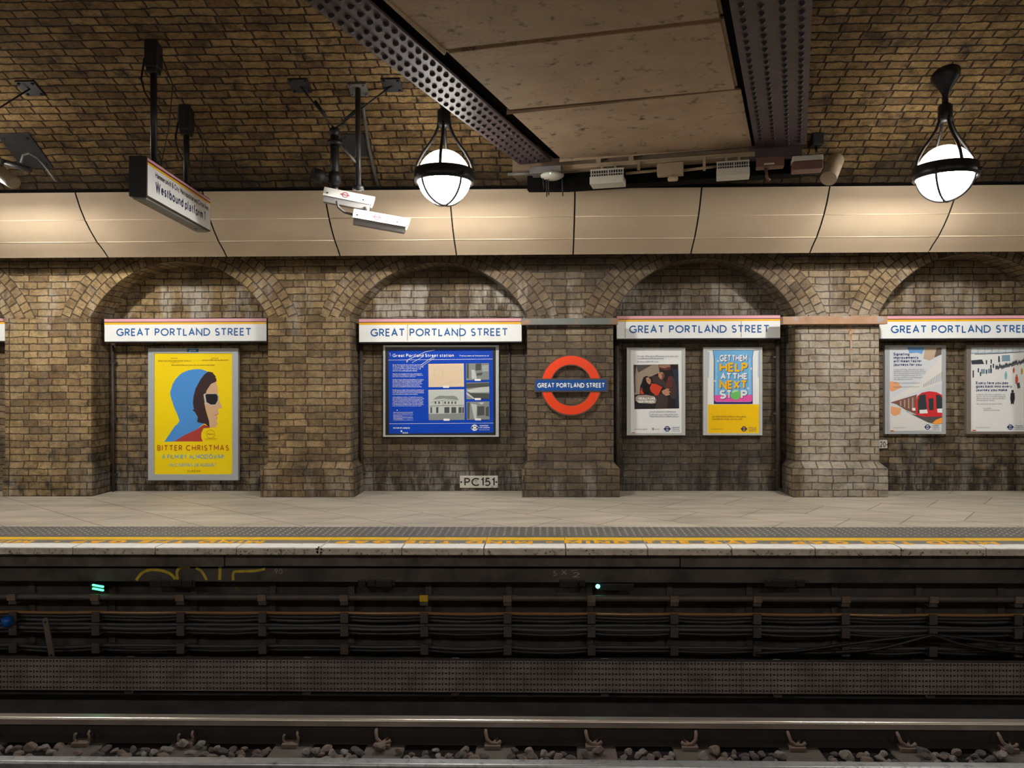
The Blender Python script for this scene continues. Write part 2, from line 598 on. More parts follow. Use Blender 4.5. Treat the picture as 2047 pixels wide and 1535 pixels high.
def greek(mb, x0, x1, yc, Y, hpx, density=0.8, seed=0):
    """a line of print too small to read: word-length runs of fine strokes"""
    rr = random.Random(seed * 131 + int(yc * 7) + int(x0))
    x = x0
    while x < x1:
        w = rr.uniform(2.0, 7.0) * (hpx / 2.0)
        e = min(x + w, x1)
        u = x
        while u < e:
            sw = hpx * rr.uniform(0.16, 0.30)
            hh = hpx * rr.choice([0.65, 0.65, 0.65, 1.0])
            rectp(mb, u, yc + hpx / 2 - hh, u + sw, yc + hpx / 2, Y)
            if rr.random() < 0.6:
                rectp(mb, u, yc + hpx / 2 - hpx * 0.65, u + hpx * 0.5, yc + hpx / 2 - hpx * 0.48, Y - 0.0001)
            if rr.random() < 0.5:
                rectp(mb, u, yc + hpx / 2 - hpx * 0.16, u + hpx * 0.5, yc + hpx / 2, Y - 0.0001)
            u += hpx * 0.55
        x = e + hpx * 0.5
    return mb


def rectp(mb, x0, y0, x1, y1, Y):
    mb.face([P(x0, y1, Y), P(x1, y1, Y), P(x1, y0, Y), P(x0, y0, Y)])
    return mb


def polyp(mb, pts, Y):
    mb.face([P(x, y, Y) for x, y in pts])
    return mb


def ellp(mb, cx, cy, rx, ry, Y, n=28):
    return polyp(mb, [(cx + rx * math.cos(2 * math.pi * k / n), cy + ry * math.sin(2 * math.pi * k / n)) for k in range(n)], Y)


def ringp(mb, cx, cy, r0, r1, Y, n=48):
    for k in range(n):
        a, b = 2 * math.pi * k / n, 2 * math.pi * (k + 1) / n
        mb.face([P(cx + r * math.cos(t), cy + r * math.sin(t), Y) for r, t in ((r0, a), (r1, a), (r1, b), (r0, b))])
    return mb


def linep(mb, pts, wpx, Y):
    q = ribbon(pts, wpx / 2)
    for (a, b), (c, d) in zip(q[:-1], q[1:]):
        mb.face([P(*a, Y), P(*b, Y), P(*d, Y), P(*c, Y)])
    return mb


# ------------------------------------------------------------------ palette
BLACK = mat('black_paint', (0.012, 0.012, 0.013), 0.5, var=0.3)
SATIN_BLACK = mat('satin_black_metal', (0.015, 0.015, 0.017), 0.35, 0.0)
DARK_STEEL = mat('dark_steel', (0.035, 0.033, 0.032), 0.5, 0.3, var=0.3, vscale=12)
WHITE = mat('white_enamel', (0.80, 0.83, 0.85), 0.3)
PAPER = mat('white_paper', (0.83, 0.85, 0.87), 0.35)
SIGN_BLUE = mat('sign_blue', (0.004, 0.10, 0.33), 0.35)
PINK = mat('sign_pink', (0.72, 0.36, 0.42), 0.35)
PLUM = mat('sign_plum', (0.10, 0.015, 0.05), 0.35)
SIGN_YELLOW = mat('sign_yellow', (0.85, 0.48, 0.01), 0.35)
ALU = mat('grey_aluminium', (0.42, 0.45, 0.48), 0.4, 0.15)
ALU_LIGHT = mat('pale_aluminium', (0.50, 0.53, 0.52), 0.4, 0.1)
ALU_BROWN = mat('brown_grey_aluminium', (0.22, 0.19, 0.17), 0.4, 0.15)

# ------------------------------------------------------------------ main distances
Y_CENTRE = 3.1
XL, XR = -10.5, 11.5
V_A, V_B, V_Z0 = 5.5, 2.30, 2.53


def vault_z(y):
    return V_Z0 + V_B * math.sqrt(max(0.0, 1 - ((y - Y_CENTRE) / V_A) ** 2))


def on_vault(px, py):
    """where the sight line through a photo pixel meets the vault"""
    lo, hi = 3.5, 8.5
    for _ in range(50):
        m = (lo + hi) / 2
        if P(px, py, m).z < vault_z(m):
            lo = m
        else:
            hi = m
    return P(px, py, lo)


# ------------------------------------------------------------------ brick wall with niches
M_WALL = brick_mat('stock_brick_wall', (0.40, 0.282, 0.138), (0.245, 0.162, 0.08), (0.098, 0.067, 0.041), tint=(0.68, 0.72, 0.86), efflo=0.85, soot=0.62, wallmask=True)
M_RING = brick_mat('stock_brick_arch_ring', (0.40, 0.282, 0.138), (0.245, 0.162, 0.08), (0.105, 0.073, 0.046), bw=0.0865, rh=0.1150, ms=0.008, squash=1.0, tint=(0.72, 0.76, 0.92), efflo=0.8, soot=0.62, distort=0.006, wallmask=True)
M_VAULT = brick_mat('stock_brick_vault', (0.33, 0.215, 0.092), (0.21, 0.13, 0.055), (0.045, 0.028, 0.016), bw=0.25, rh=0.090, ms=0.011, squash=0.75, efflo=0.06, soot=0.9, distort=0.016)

Z_SPR = Z(632, Y_FRONT)
R_ARCH = 200 * Y_FRONT / F
Z_WTOP = 3.35
PW = [(X(a, Y_FRONT), X(b, Y_FRONT)) for a, b in ((10, 182), (536, 700), (1054, 1226), (1590, 1757))]
pitch = (PW[3][0] - PW[0][0]) / 3
pil = [(PW[0][0] - pitch * k, PW[0][1] - pitch * k) for k in (2, 1)] + PW + [(PW[3][0] + pitch * k, PW[3][1] + pitch * k) for k in (1, 2)]


def quv(mb, p, axes):
    mb.face(p, [(Vector(q)[axes[0]], Vector(q)[axes[1]]) for q in p])


w = MB()
rg = MB()
for i, (a, b) in enumerate(pil):
    # pilaster front and sides
    quv(w, [(a, Y_FRONT, 0), (b, Y_FRONT, 0), (b, Y_FRONT, Z_SPR), (a, Y_FRONT, Z_SPR)], (0, 2))
    quv(w, [(a, Y_FRONT, 0), (a, Y_BACK, 0), (a, Y_BACK, Z_SPR), (a, Y_FRONT, Z_SPR)], (1, 2))
    quv(w, [(b, Y_FRONT, 0), (b, Y_BACK, 0), (b, Y_BACK, Z_SPR), (b, Y_FRONT, Z_SPR)], (1, 2))
    quv(w, [(a, Y_FRONT, Z_SPR), (b, Y_FRONT, Z_SPR), (b, Y_FRONT, Z_WTOP), (a, Y_FRONT, Z_WTOP)], (0, 2))
    # plinth with a chamfered top
    e = 0.065 if i != 2 else 0.02
    zp, zc, yf = 0.335, 0.40, Y_FRONT - (0.085 if i != 2 else 0.02)
    x0, x1 = a - e, b + e
    quv(w, [(x0, yf, 0), (x1, yf, 0), (x1, yf, zp), (x0, yf, zp)], (0, 2))
    quv(w, [(x0, yf, zp), (x1, yf, zp), (b, Y_FRONT, zc), (a, Y_FRONT, zc)], (0, 2))
    for xx, xi in ((x0, a), (x1, b)):
        quv(w, [(xx, yf, 0), (xx, Y_BACK, 0), (xx, Y_BACK, zp), (xx, yf, zp)], (1, 2))
        quv(w, [(xx, yf, zp), (xx, Y_BACK, zp), (xi, Y_BACK, zc), (xi, Y_FRONT, zc)], (1, 2))
for (a0, b0), (a1, b1) in zip(pil[:-1], pil[1:]):
    l, r = b0, a1
    xc, hw = (l + r) / 2, (r - l) / 2
    R = max(R_ARCH, hw * 1.02)
    zc = Z_SPR - math.sqrt(max(0, R * R - hw * hw))
    ang = math.asin(hw / R)
    N = 36
    pr = None
    for k in range(N + 1):
        t = -ang + 2 * ang * k / N
        p = (xc + R * math.sin(t), zc + R * math.cos(t), R * t)
        if pr:
            quv(w, [(pr[0], Y_FRONT, pr[1]), (p[0], Y_FRONT, p[1]), (p[0], Y_FRONT, Z_WTOP), (pr[0], Y_FRONT, Z_WTOP)], (0, 2))
            w.face([(pr[0], Y_FRONT, pr[1]), (p[0], Y_FRONT, p[1]), (p[0], Y_BACK, p[1]), (pr[0], Y_BACK, pr[1])],
                   [(Y_FRONT, pr[2]), (Y_FRONT, p[2]), (Y_BACK, p[2]), (Y_BACK, pr[2])])
        pr = p
    # three rings of bricks on edge round the arch
    RO = R + 0.345
    ao = math.acos(max(-1, min(1, (Z_SPR - zc) / RO)))
    N = 48
    yr = Y_FRONT - 0.006
    prev = None
    for k in range(N + 1):
        t = -ao + 2 * ao * k / N
        ri = R if abs(t) <= ang else (Z_SPR - zc) / math.cos(t)
        pi_ = (xc + ri * math.sin(t), zc + ri * math.cos(t))
        po = (xc + RO * math.sin(t), zc + RO * math.cos(t))
        cur = (pi_, po, t, ri)
        if prev:
            a, b = prev, cur
            rg.face([(a[0][0], yr, a[0][1]), (b[0][0], yr, b[0][1]), (b[1][0], yr, b[1][1]), (a[1][0], yr, a[1][1])],
                    [(a[2] * R, a[3] - R), (b[2] * R, b[3] - R), (b[2] * R, 0.345), (a[2] * R, 0.345)])
            rg.face([(a[1][0], yr, a[1][1]), (b[1][0], yr, b[1][1]), (b[1][0], Y_FRONT, b[1][1]), (a[1][0], Y_FRONT, a[1][1])])
        prev = cur
    # back of the niche
    quv(w, [(l - 0.1, Y_BACK, 0), (r + 0.1, Y_BACK, 0), (r + 0.1, Y_BACK, Z_WTOP), (l - 0.1, Y_BACK, Z_WTOP)], (0, 2))
wall = struct(w.build('wall_back', M_WALL, fix=False), 'yellow brick platform wall with pilasters and arched niches')
o = rg.build('arch_ring', M_RING, wall, fix=False)
o['kind'] = 'structure'

m = MB()
YS = Y_FRONT - 0.0015
for pl, wpx in (([(1699, 652), (1701, 664), (1699, 676)], 6.5), ([(1700, 660), (1702, 690), (1701, 706)], 3.4), ([(1702, 700), (1703, 718), (1702, 730)], 2.0), ([(1693, 656), (1708, 662)], 5)):
    linep(m, pl, wpx, YS)
    YS -= 0.0006
m.build('rust_stain', mat('orange_rust', (0.40, 0.19, 0.05), 0.8, var=0.5, vscale=22, dirt=(0.36, 0.32, 0.27), dscale=26, dlo=0.42, dhi=0.58), wall)

# ------------------------------------------------------------------ vault
v = MB()
s = 0.0
prev = None
t0 = math.acos((3.22 - V_Z0) / V_B)
ys = []
N = 64
for k in range(N + 1):
    a = -t0 + 2 * t0 * k / N
    ys.append((Y_CENTRE - V_A * math.sin(a), V_Z0 + V_B * math.cos(a)))
for k, (y, z) in enumerate(ys):
    if prev:
        ds = math.hypot(y - prev[0], z - prev[1])
        v.face([(XL, prev[0], prev[1]), (XR, prev[0], prev[1]), (XR, y, z), (XL, y, z)],
               [(XL, s), (XR, s), (XR, s + ds), (XL, s + ds)], smooth=True)
        s += ds
    prev = (y, z)
bmesh.ops.remove_doubles(v.bm, verts=v.bm.verts[:], dist=1e-5)
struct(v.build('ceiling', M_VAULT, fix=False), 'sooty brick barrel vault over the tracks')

# ------------------------------------------------------------------ ground: platforms and track bed
M_PAVE = bpy.data.materials.new('platform_paving')
M_PAVE.use_nodes = True
T = NT(M_PAVE.node_tree)
pos = T.n('ShaderNodeNewGeometry').outputs['Position']
mp = T.n('ShaderNodeMapping', ins={'Vector': pos, 'Rotation': (0, 0, math.radians(38))}).outputs[0]
bk = T.n('ShaderNodeTexBrick', offset=0.5, ins={'Vector': mp, 'Color1': (0.50, 0.45, 0.375, 1), 'Color2': (0.445, 0.40, 0.335, 1), 'Mortar': (0.20, 0.165, 0.13, 1), 'Scale': 1.0, 'Mortar Size': 0.006, 'Brick Width': 0.9, 'Row Height': 0.6})
st = T.n('ShaderNodeVectorMath', operation='MULTIPLY', ins={0: pos, 1: (0.5, 2.6, 1.0)}).outputs[0]
n1 = T.rng(T.noise(st, 2.2, 6), 0.3, 0.7, 0.72, 1.15)
c = T.mix(1.0, bk.outputs['Color'], T.n('ShaderNodeCombineColor', ins={0: n1, 1: n1, 2: n1}).outputs[0], 'MULTIPLY')
bsd = M_PAVE.node_tree.nodes['Principled BSDF']
M_PAVE.node_tree.links.new(c, bsd.inputs['Base Color'])
bsd.inputs['Roughness'].default_value = 0.5

Y_TACT0, Y_TACT1 = PZ(1023, 1074, 0).y, PZ(1023, 1053, 0).y
f = MB()
f.box(XL, XR, Y_TACT1, 9.6, -0.25, 0.0)
floor = struct(f.build('floor', M_PAVE), 'beige paved platform')
f = MB()
f.box(XL, XR, -3.0, -0.05, -1.2, 0.0)
struct(f.build('floor_near', M_PAVE), 'platform on the near side of the tracks')
f = MB()
f.box(XL, XR, -2.85, -2.75, 0.0, 3.3)
M_PLAINWALL = mat('near_wall_brick', (0.2, 0.14, 0.07), 0.9, var=0.3)
struct(f.build('wall_front', M_PLAINWALL), 'brick wall behind the camera')
M_BED = mat('black_track_dirt', (0.011, 0.0095, 0.0095), 0.95, var=0.45, vscale=5, bump=0.7, bscale=30, spec=0.1)
f = MB()
f.box(XL, XR, -0.05, 7.0, -1.35, -1.125)
struct(f.build('floor_track', M_BED), 'dirty black track bed')

# coping of the platform edge
M_COPE = mat('coping_stone', (0.62, 0.55, 0.46), 0.75, var=0.25, vscale=14, dirt=(0.07, 0.055, 0.045), dscale=38, dlo=0.54, dhi=0.66)
M_COPE_TOP = mat('coping_stone_top', (0.185, 0.175, 0.155), 0.55, var=0.2, vscale=5)
M_WHITE_EDGE = mat('white_edge_paint', (0.80, 0.81, 0.80), 0.45, var=0.08, vscale=9, dirt=(0.3, 0.29, 0.27), dscale=8, dlo=0.6, dhi=0.78)
M_YEL = mat('yellow_line_paint', (0.80, 0.49, 0.015), 0.45, var=0.1, vscale=10)
M_ORANGE = mat('orange_letter_paint', (0.82, 0.40, 0.02), 0.5, var=0.2, vscale=10)
M_TACT = mat('tactile_grey', (0.125, 0.12, 0.115), 0.5, var=0.15, vscale=4)
M_STUD = mat('tactile_stud', (0.27, 0.265, 0.255), 0.35)
jx = [145, 310, 472, 640, 803, 967, 1131, 1295, 1463, 1630, 1802, 1972]
jX = [X(q, Y_EDGE, 1100) for q in jx]
sp = (jX[-1] - jX[0]) / (len(jX) - 1)
jX = [jX[0] - sp * k for k in range(9, 0, -1)] + jX + [jX[-1] + sp * k for k in range(1, 9)]
c = MB()
for a, b in zip(jX[:-1], jX[1:]):
    c.box(a + 0.003, b - 0.003, Y_EDGE, Y_TACT0, -0.062, 0.0, bevel=0.006)
cope = struct(c.build('trim_1', M_COPE), 'row of coping stones along the platform edge')
c = MB()
for a, b in zip(jX[:-1], jX[1:]):
    c.face([(a + 0.006, Y_EDGE + 0.17, 0.0008), (b - 0.006, Y_EDGE + 0.17, 0.0008), (b - 0.006, Y_TACT0 - 0.004, 0.0008), (a + 0.006, Y_TACT0 - 0.004, 0.0008)])
c.build('stone_top', M_COPE_TOP, cope)
y_w = PZ(1023, 1087.5, 0).y
c = MB()
for a, b in zip(jX[:-1], jX[1:]):
    a, b = a + 0.006, b - 0.006
    prof = [(y_w, 0.0016), (Y_EDGE + 0.008, 0.0016), (Y_EDGE - 0.0005, -0.004), (Y_EDGE - 0.0016, -0.012)]
    for (ya, za), (yb, zb) in zip(prof[:-1], prof[1:]):
        c.face([(a, yb, zb), (b, yb, zb), (b, ya, za), (a, ya, za)])
c.build('white_edge_line', M_WHITE_EDGE, cope)
yy0, yy1 = PZ(1023, 1080, 0).y, PZ(1023, 1074.5, 0).y
c = MB()
for a, b in zip(jX[:-1], jX[1:]):
    c.face([(a + 0.002, yy0, 0.0016), (b - 0.002, yy0, 0.0016), (b - 0.002, yy1, 0.0016), (a + 0.002, yy1, 0.0016)])
c.build('yellow_line', M_YEL, cope)
# MIND THE GAP painted to be read from the platform: the letters stand upside down in the photo
ya, yb = PZ(1023, 1087.3, 0).y, PZ(1023, 1080.3, 0).y
c = MB()
def edge_text(s, x_hi, x_lo):
    """s starts at photo x_hi and runs to x_lo (towards the left)"""
    yc_ = (ya + yb) / 2
    a = PZ(x_hi, 1084, 0).x
    b = PZ(x_lo, 1084, 0).x
    write(c, s, (a, yb - 0.012, 0.0018), (-1, 0, 0), (0, -1, 0), (yb - ya) - 0.012, a - b, weight=0.15, gap=0.25, space=0.55)
edge_text('MIND THE GAP - ', 527, 85)
edge_text('MIND THE GAP', 62, -330)
edge_text('MIND THE GAP', 1065, 672)
edge_text('-', 1112, 1084)
# one stretch is painted to be read from the track
def edge_text2(s, x_lo, x_hi):
    a = PZ(x_lo, 1084, 0).x
    b = PZ(x_hi, 1084, 0).x
    write(c, s, (a, ya + 0.006, 0.0018), (1, 0, 0), (0, 1, 0), (yb - ya) - 0.012, b - a, weight=0.15, gap=0.25, space=0.55)
edge_text2('MIND THE GAP', 1128, 1515)
edge_text2('-', 1532, 1560)
edge_text('MIND THE GAP', 1990, 1580)
edge_text('MIND THE GAP', 2480, 2050)
c.build('lettering', M_ORANGE, cope)

c = MB()
sr = random.Random(4)
o_ = P(638, 1097, Y_EDGE - 0.004)
for k in range(9):
    q_ = Vector((o_.x + sr.uniform(-0.022, 0.022), o_.y, o_.z - 0.008 + sr.uniform(-0.026, 0.026)))
    c.face([q_ + Vector((math.cos(a_ * 1.2566) * sr.uniform(0.004, 0.016), 0, math.sin(a_ * 1.2566) * sr.uniform(0.004, 0.018))) for a_ in range(5)])
    q_.y -= 0.0003 * k
c.build('black_splash', mat('black_splash', (0.012, 0.012, 0.012), 0.8), cope)

c = MB()
c.box(XL, XR, Y_TACT0, Y_TACT1, -0.2, -0.0005)
tact = struct(c.build('trim_2', M_TACT), 'grey tactile paving strip')
c = MB()
rows = 6
dx = 0.0655
nx = int((XR - XL - 4) / dx)
for i in range(nx):
    x = XL + 2 + i * dx
    for k in range(rows):
        y = Y_TACT0 + 0.10 + (Y_TACT1 - Y_TACT0 - 0.13) * k / (rows - 1)
        c.lathe([(0.0125, -0.0005), (0.010, 0.0035), (0.006, 0.005), (0, 0.0052)], (x, y, 0), seg=6)
o = c.build('studs', M_STUD, tact)
o['kind'] = 'stuff'

# ------------------------------------------------------------------ curved cladding above the arches
M_CLAD = mat('beige_cladding', (0.43, 0.34, 0.245), 0.36, var=0.07, vscale=2.0, spec=0.5)
M_SEAM = mat('seam_gasket', (0.008, 0.007, 0.006), 0.8)
M_FOLD = mat('cladding_bead', (0.56, 0.46, 0.34), 0.35)
YB = 8.50
zb = Z(509, YB, 1060)
cl = []
for ratio, py in ((1.0759, 377.5), (1.0645, 409), (1.0530, 433.5), (1.0402, 456), (1.0255, 478), (1.0105, 495), (1.0, 509)):
    y = YB / ratio
    cl.append((y, Z(py, y, 1060)))
FOLDS = [cl[2], cl[4]]
tops = [150, 410, 652, 900, 1150, 1405, 1662, 1915]
bots = [218, 450, 678, 913, 1147, 1381, 1618, 1858]
sx = [(X(a, cl[0][0]) + X(b, cl[-1][0])) / 2 for a, b in zip(tops, bots)]
stp = (sx[-1] - sx[0]) / (len(sx) - 1)
sx = [sx[0] - stp * k for k in (3, 2, 1)] + sx + [sx[-1] + stp * k for k in (1, 2, 3)]
CLAB = {2: 'curved beige cladding panel cut by the left edge of the photo', 3: 'curved beige cladding panel behind the white end of the hanging platform sign',
        4: 'curved beige cladding panel between the hanging sign and the cameras', 5: 'curved beige cladding panel behind the two white security cameras',
        6: 'curved beige cladding panel just right of the middle globe lamp', 7: 'curved beige cladding panel below the left ventilated white box',
        8: 'curved beige cladding panel below the right ventilated white box', 9: 'curved beige cladding panel behind the right globe lamp',
        10: 'curved beige cladding panel cut by the right edge of the photo'}
fine = []
for (p0, p1) in zip(cl[:-1], cl[1:]):
    fine.append(p0)
fine.append(cl[-1])
for k, (a, b) in enumerate(zip(sx[:-1], sx[1:])):
    m = MB()
    a2, b2 = a + 0.008, b - 0.008
    for (p0, p1) in zip(fine[:-1], fine[1:]):
        m.face([(a2, p1[0], p1[1]), (b2, p1[0], p1[1]), (b2, p0[0], p0[1]), (a2, p0[0], p0[1])], smooth=True)
    bmesh.ops.remove_doubles(m.bm, verts=m.bm.verts[:], dist=1e-5)
    m.face([(a2, cl[0][0], cl[0][1]), (b2, cl[0][0], cl[0][1]), (b2, cl[0][0] + 0.10, cl[0][1] + 0.005), (a2, cl[0][0] + 0.10, cl[0][1] + 0.005)])
    m.face([(a2, cl[-1][0], cl[-1][1]), (b2, cl[-1][0], cl[-1][1]), (b2, cl[-1][0] + 0.012, cl[-1][1] + 0.05), (a2, cl[-1][0] + 0.012, cl[-1][1] + 0.05)])
    o = tag(m.build('cladding_panel', M_CLAD, fix=False), CLAB.get(k, 'curved beige cladding panel beyond the edge of the photo'), 'wall panel', 'curved cladding panels above the arches')
    for fy, fz in FOLDS:
        q = MB()
        q.tube([(a2, fy - 0.001, fz), (b2, fy - 0.001, fz)], 0.0042, 6)
        q.build('bead', M_FOLD, o)
m = MB()
m.face([(sx[0], y + 0.014, z + 0.014) for y, z in [cl[-1]]] + [(sx[-1], cl[-1][0] + 0.014, cl[-1][1] + 0.014)] + [(sx[-1], cl[0][0] + 0.02, cl[0][1] - 0.01), (sx[0], cl[0][0] + 0.02, cl[0][1] - 0.01)]) if False else None
for (p0, p1) in zip(cl[:-1], cl[1:]):
    m.face([(sx[0], p1[0] + 0.012, p1[1] + 0.012), (sx[-1], p1[0] + 0.012, p1[1] + 0.012), (sx[-1], p0[0] + 0.012, p0[1] + 0.006), (sx[0], p0[0] + 0.012, p0[1] + 0.006)])
struct(m.build('trim_3', M_SEAM), 'black backing rail behind the cladding panels')

# ------------------------------------------------------------------ moulding bands on two pilasters
M_BAND = mat('brown_conduit_band', (0.26, 0.155, 0.10), 0.55, var=0.2, vscale=7, dirt=(0.13, 0.15, 0.15), dscale=2.2, dlo=0.52, dhi=0.56)
M_BAND2 = mat('copper_brown_band', (0.36, 0.205, 0.125), 0.5, var=0.2, vscale=8, dirt=(0.30, 0.30, 0.31), dscale=4.0, dlo=0.55, dhi=0.60)
for (a, b, y0, y1, mm, lb) in ((1042, 1236, 636, 649, M_BAND, 'brown cable trunking crossing the pilaster above the red ring sign'),
                               (1565, 1775, 632, 648, M_BAND2, 'copper-brown cable trunking crossing the pale pilaster at the right')):
    Yq = 8.86
    m = MB()
    m.box(X(a, Yq), X(b, Yq), Yq, Y_FRONT + 0.001, Z(y1, Yq, (a + b) / 2), Z(y0, Yq, (a + b) / 2), bevel=0.006)
    tag(m.build('cable_trunking', mm), lb, 'trunking')

# ------------------------------------------------------------------ long name signs
M_RUST = mat('rust_streak', (0.50, 0.40, 0.26), 0.6, var=0.4, vscale=30)


def name_sign(x0, x1, y0, y1, tx0, tx1, label, slope=0.0, joints=()):
    Yf = 9.13
    r = empty('station_name_sign', P((x0 + x1) / 2, y1, Yf + 0.12), label, 'sign', 'long white name signs in the arches')
    m = MB()
    xa, xb = X(x0, Yf), X(x1, Yf)
    za, zb_ = Z(y1, Yf, (x0 + x1) / 2), Z(y0, Yf, (x0 + x1) / 2)
    m.box(xa - 0.004, xb + 0.004, Yf + 0.004, Yf + 0.15, za - 0.016, zb_ + 0.008, bevel=0.004)
    for q in (0.25, 0.75):
        xq = xa + (xb - xa) * q
        m.box(xq - 0.03, xq + 0.03, Yf + 0.14, Y_BACK + 0.002, za + 0.05, zb_ - 0.05)
    m.build('casing', SATIN_BLACK, r)
    m = MB()
    m.box(xa, xb, Yf, Yf + 0.006, za, zb_, bevel=0.0015)
    m.build('face_panel', WHITE, r)
    h = zb_ - za
    for nm, mt, f0, f1 in (('pink_stripe', PINK, 0.0, 0.125), ('plum_stripe', PLUM, 0.125, 0.16), ('yellow_stripe', SIGN_YELLOW, 0.16, 0.25)):
        m = MB()
        m.face([(xa, Yf - 0.001, zb_ - h * f1), (xb, Yf - 0.001, zb_ - h * f1), (xb, Yf - 0.001, zb_ - h * f0), (xa, Yf - 0.001, zb_ - h * f0)])
        m.build(nm, mt, r)
    m = MB()
    k = Yf / F
    write(m, 'GREAT PORTLAND STREET', (X(tx0, Yf), Yf - 0.0015, za + h * 0.235), EX, EZ, h * 0.345, (tx1 - tx0) * k, weight=0.088, gap=0.15, space=0.52)
    m.build('lettering', SIGN_BLUE, r)
    for j in joints:
        m = MB()
        xj = X(j, Yf)
        m.face([(xj - 0.006, Yf - 0.0012, za + 0.01), (xj + 0.004, Yf - 0.0012, za + 0.01), (xj + 0.006, Yf - 0.0012, zb_ - h * 0.25), (xj - 0.004, Yf - 0.0012, zb_ - h * 0.25)])
        m.build('rust_streak', M_RUST, r)
    return r


name_sign(209, 533, 637, 682, 233, 508, 'white station-name sign above the yellow film poster')
name_sign(718, 1043, 637, 683, 741, 1017, 'white station-name sign with rusty joints above the blue history board', joints=(815, 920))
name_sign(1233, 1560, 631, 676, 1258, 1536, 'white station-name sign above the pair of small poster frames', joints=(1250, 1482))
name_sign(1758, 2100, 631, 676, 1781, 2062, 'white station-name sign running out of the right edge of the photo')
name_sign(-310, 12, 637, 682, -286, -12, 'white station-name sign just entering the left edge of the photo')

# ------------------------------------------------------------------ pipes in the niches
M_PIPE = mat('grimy_pipe', (0.035, 0.026, 0.02), 0.55, var=0.3, vscale=15)


def pipe(px, y0, y1, Y, r, label, px2=None, name='conduit_pipe', mm=None):
    m = MB()
    a, b = P(px, y0, Y), P(px2 if px2 else px, y1, Y)
    a.x = b.x = (a.x + b.x) / 2
    m.tube([a, (a.x, Y, (a.z + b.z) / 2), b], r, 10)
    for q in (0.12, 0.5, 0.88):
        z = a.z + (b.z - a.z) * q
        m.box(a.x - r * 1.9, a.x + r * 1.9, Y - r * 0.3, Y_BACK, z - 0.012, z + 0.012)
    return tag(m.build(name, mm or M_PIPE), label, 'pipe')


pipe(226, 690, 984, 9.31, 0.018, 'thin dark upright pipe left of the yellow film poster')
pipe(722, 684, 984, 9.30, 0.022, 'dark upright pipe in the corner left of the blue history board')
pipe(1233, 678, 975, 9.28, 0.035, 'thick black upright pipe right of the ring-sign pilaster')
pipe(1556, 678, 975, 9.28, 0.035, 'thick black upright pipe in the corner right of the yellow and blue poster')
pipe(1019, 684, 850, 9.33, 0.010, 'slim grey upright pipe right of the blue history board')

# ------------------------------------------------------------------ poster frames
YP = 9.30


def frame(x0, y0, x1, y1, ix0, iy0, ix1, iy1, mm, label, cat='poster', name='poster_frame', paper=PAPER, depth=0.05, back=None):
    Yf = Y_BACK - depth
    r = empty(name, P((x0 + x1) / 2, y1, Y_BACK - depth / 2), label, cat)
    m = MB()
    O = [P(x0, y0, Yf), P(x1, y0, Yf), P(x1, y1, Yf), P(x0, y1, Yf)]
    I = [P(ix0, iy0, Yf), P(ix1, iy0, Yf), P(ix1, iy1, Yf), P(ix0, iy1, Yf)]
    for k in range(4):
        j = (k + 1) % 4
        m.face([O[k], O[j], I[j], I[k]])
        bo = [Vector((q.x, Y_BACK, q.z)) for q in (O[k], O[j])]
        m.face([O[k], O[j], bo[1], bo[0]])
        bi = [Vector((q.x, Yf + 0.012, q.z)) for q in (I[k], I[j])]
        m.face([I[k], I[j], bi[1], bi[0]])
    m.build('frame', mm, r)
    m = MB()
    rectp(m, ix0, iy0, ix1, iy1, Yf + 0.010)
    sheet = m.build('poster_sheet', paper, r)
    return r, sheet, Yf + 0.010


class Print:
    """layers of ink on one sheet, each a hair in front of the last"""
    def __init__(self, sheet, Y):
        self.s, self.Y = sheet, Y

    def ink(self, name, m, fn):
        self.Y -= 0.0004
        mb = MB()
        fn(mb, self.Y)
        return mb.build(name, m, self.s)


def ink(name, r, g, b):
    return mat('ink_' + name, (r, g, b), 0.4, spec=0.25)


# --- yellow film poster
YELLOW_INK = ink('yellow', 0.93, 0.70, 0.005)
r, sh, Yq = frame(296, 696, 476, 960, 308, 706, 464, 948, ALU, 'tall yellow film poster with blue head and sunglasses in a grey frame', paper=YELLOW_INK)
S = 200 / 1096.0


def jag(pts, i0, i1, amp, n=7, seed=5):
    """ragged tufts along part of an outline"""
    r_ = random.Random(seed)
    out = []
    for i, p in enumerate(pts):
        out.append(p)
        if i0 <= i < i1:
            q = pts[i + 1]
            dx, dy = q[0] - p[0], q[1] - p[1]
            L_ = math.hypot(dx, dy) or 1
            for k in range(1, n):
                t = k / n
                a_ = amp * r_.uniform(0.2, 1.0) * (1 if k % 2 else -0.5)
                out.append((p[0] + dx * t + dy / L_ * a_, p[1] + dy * t - dx / L_ * a_))
    return out


def c1(*pts):
    return [(290 + x * S, 690 + y * S) for x, y in pts]


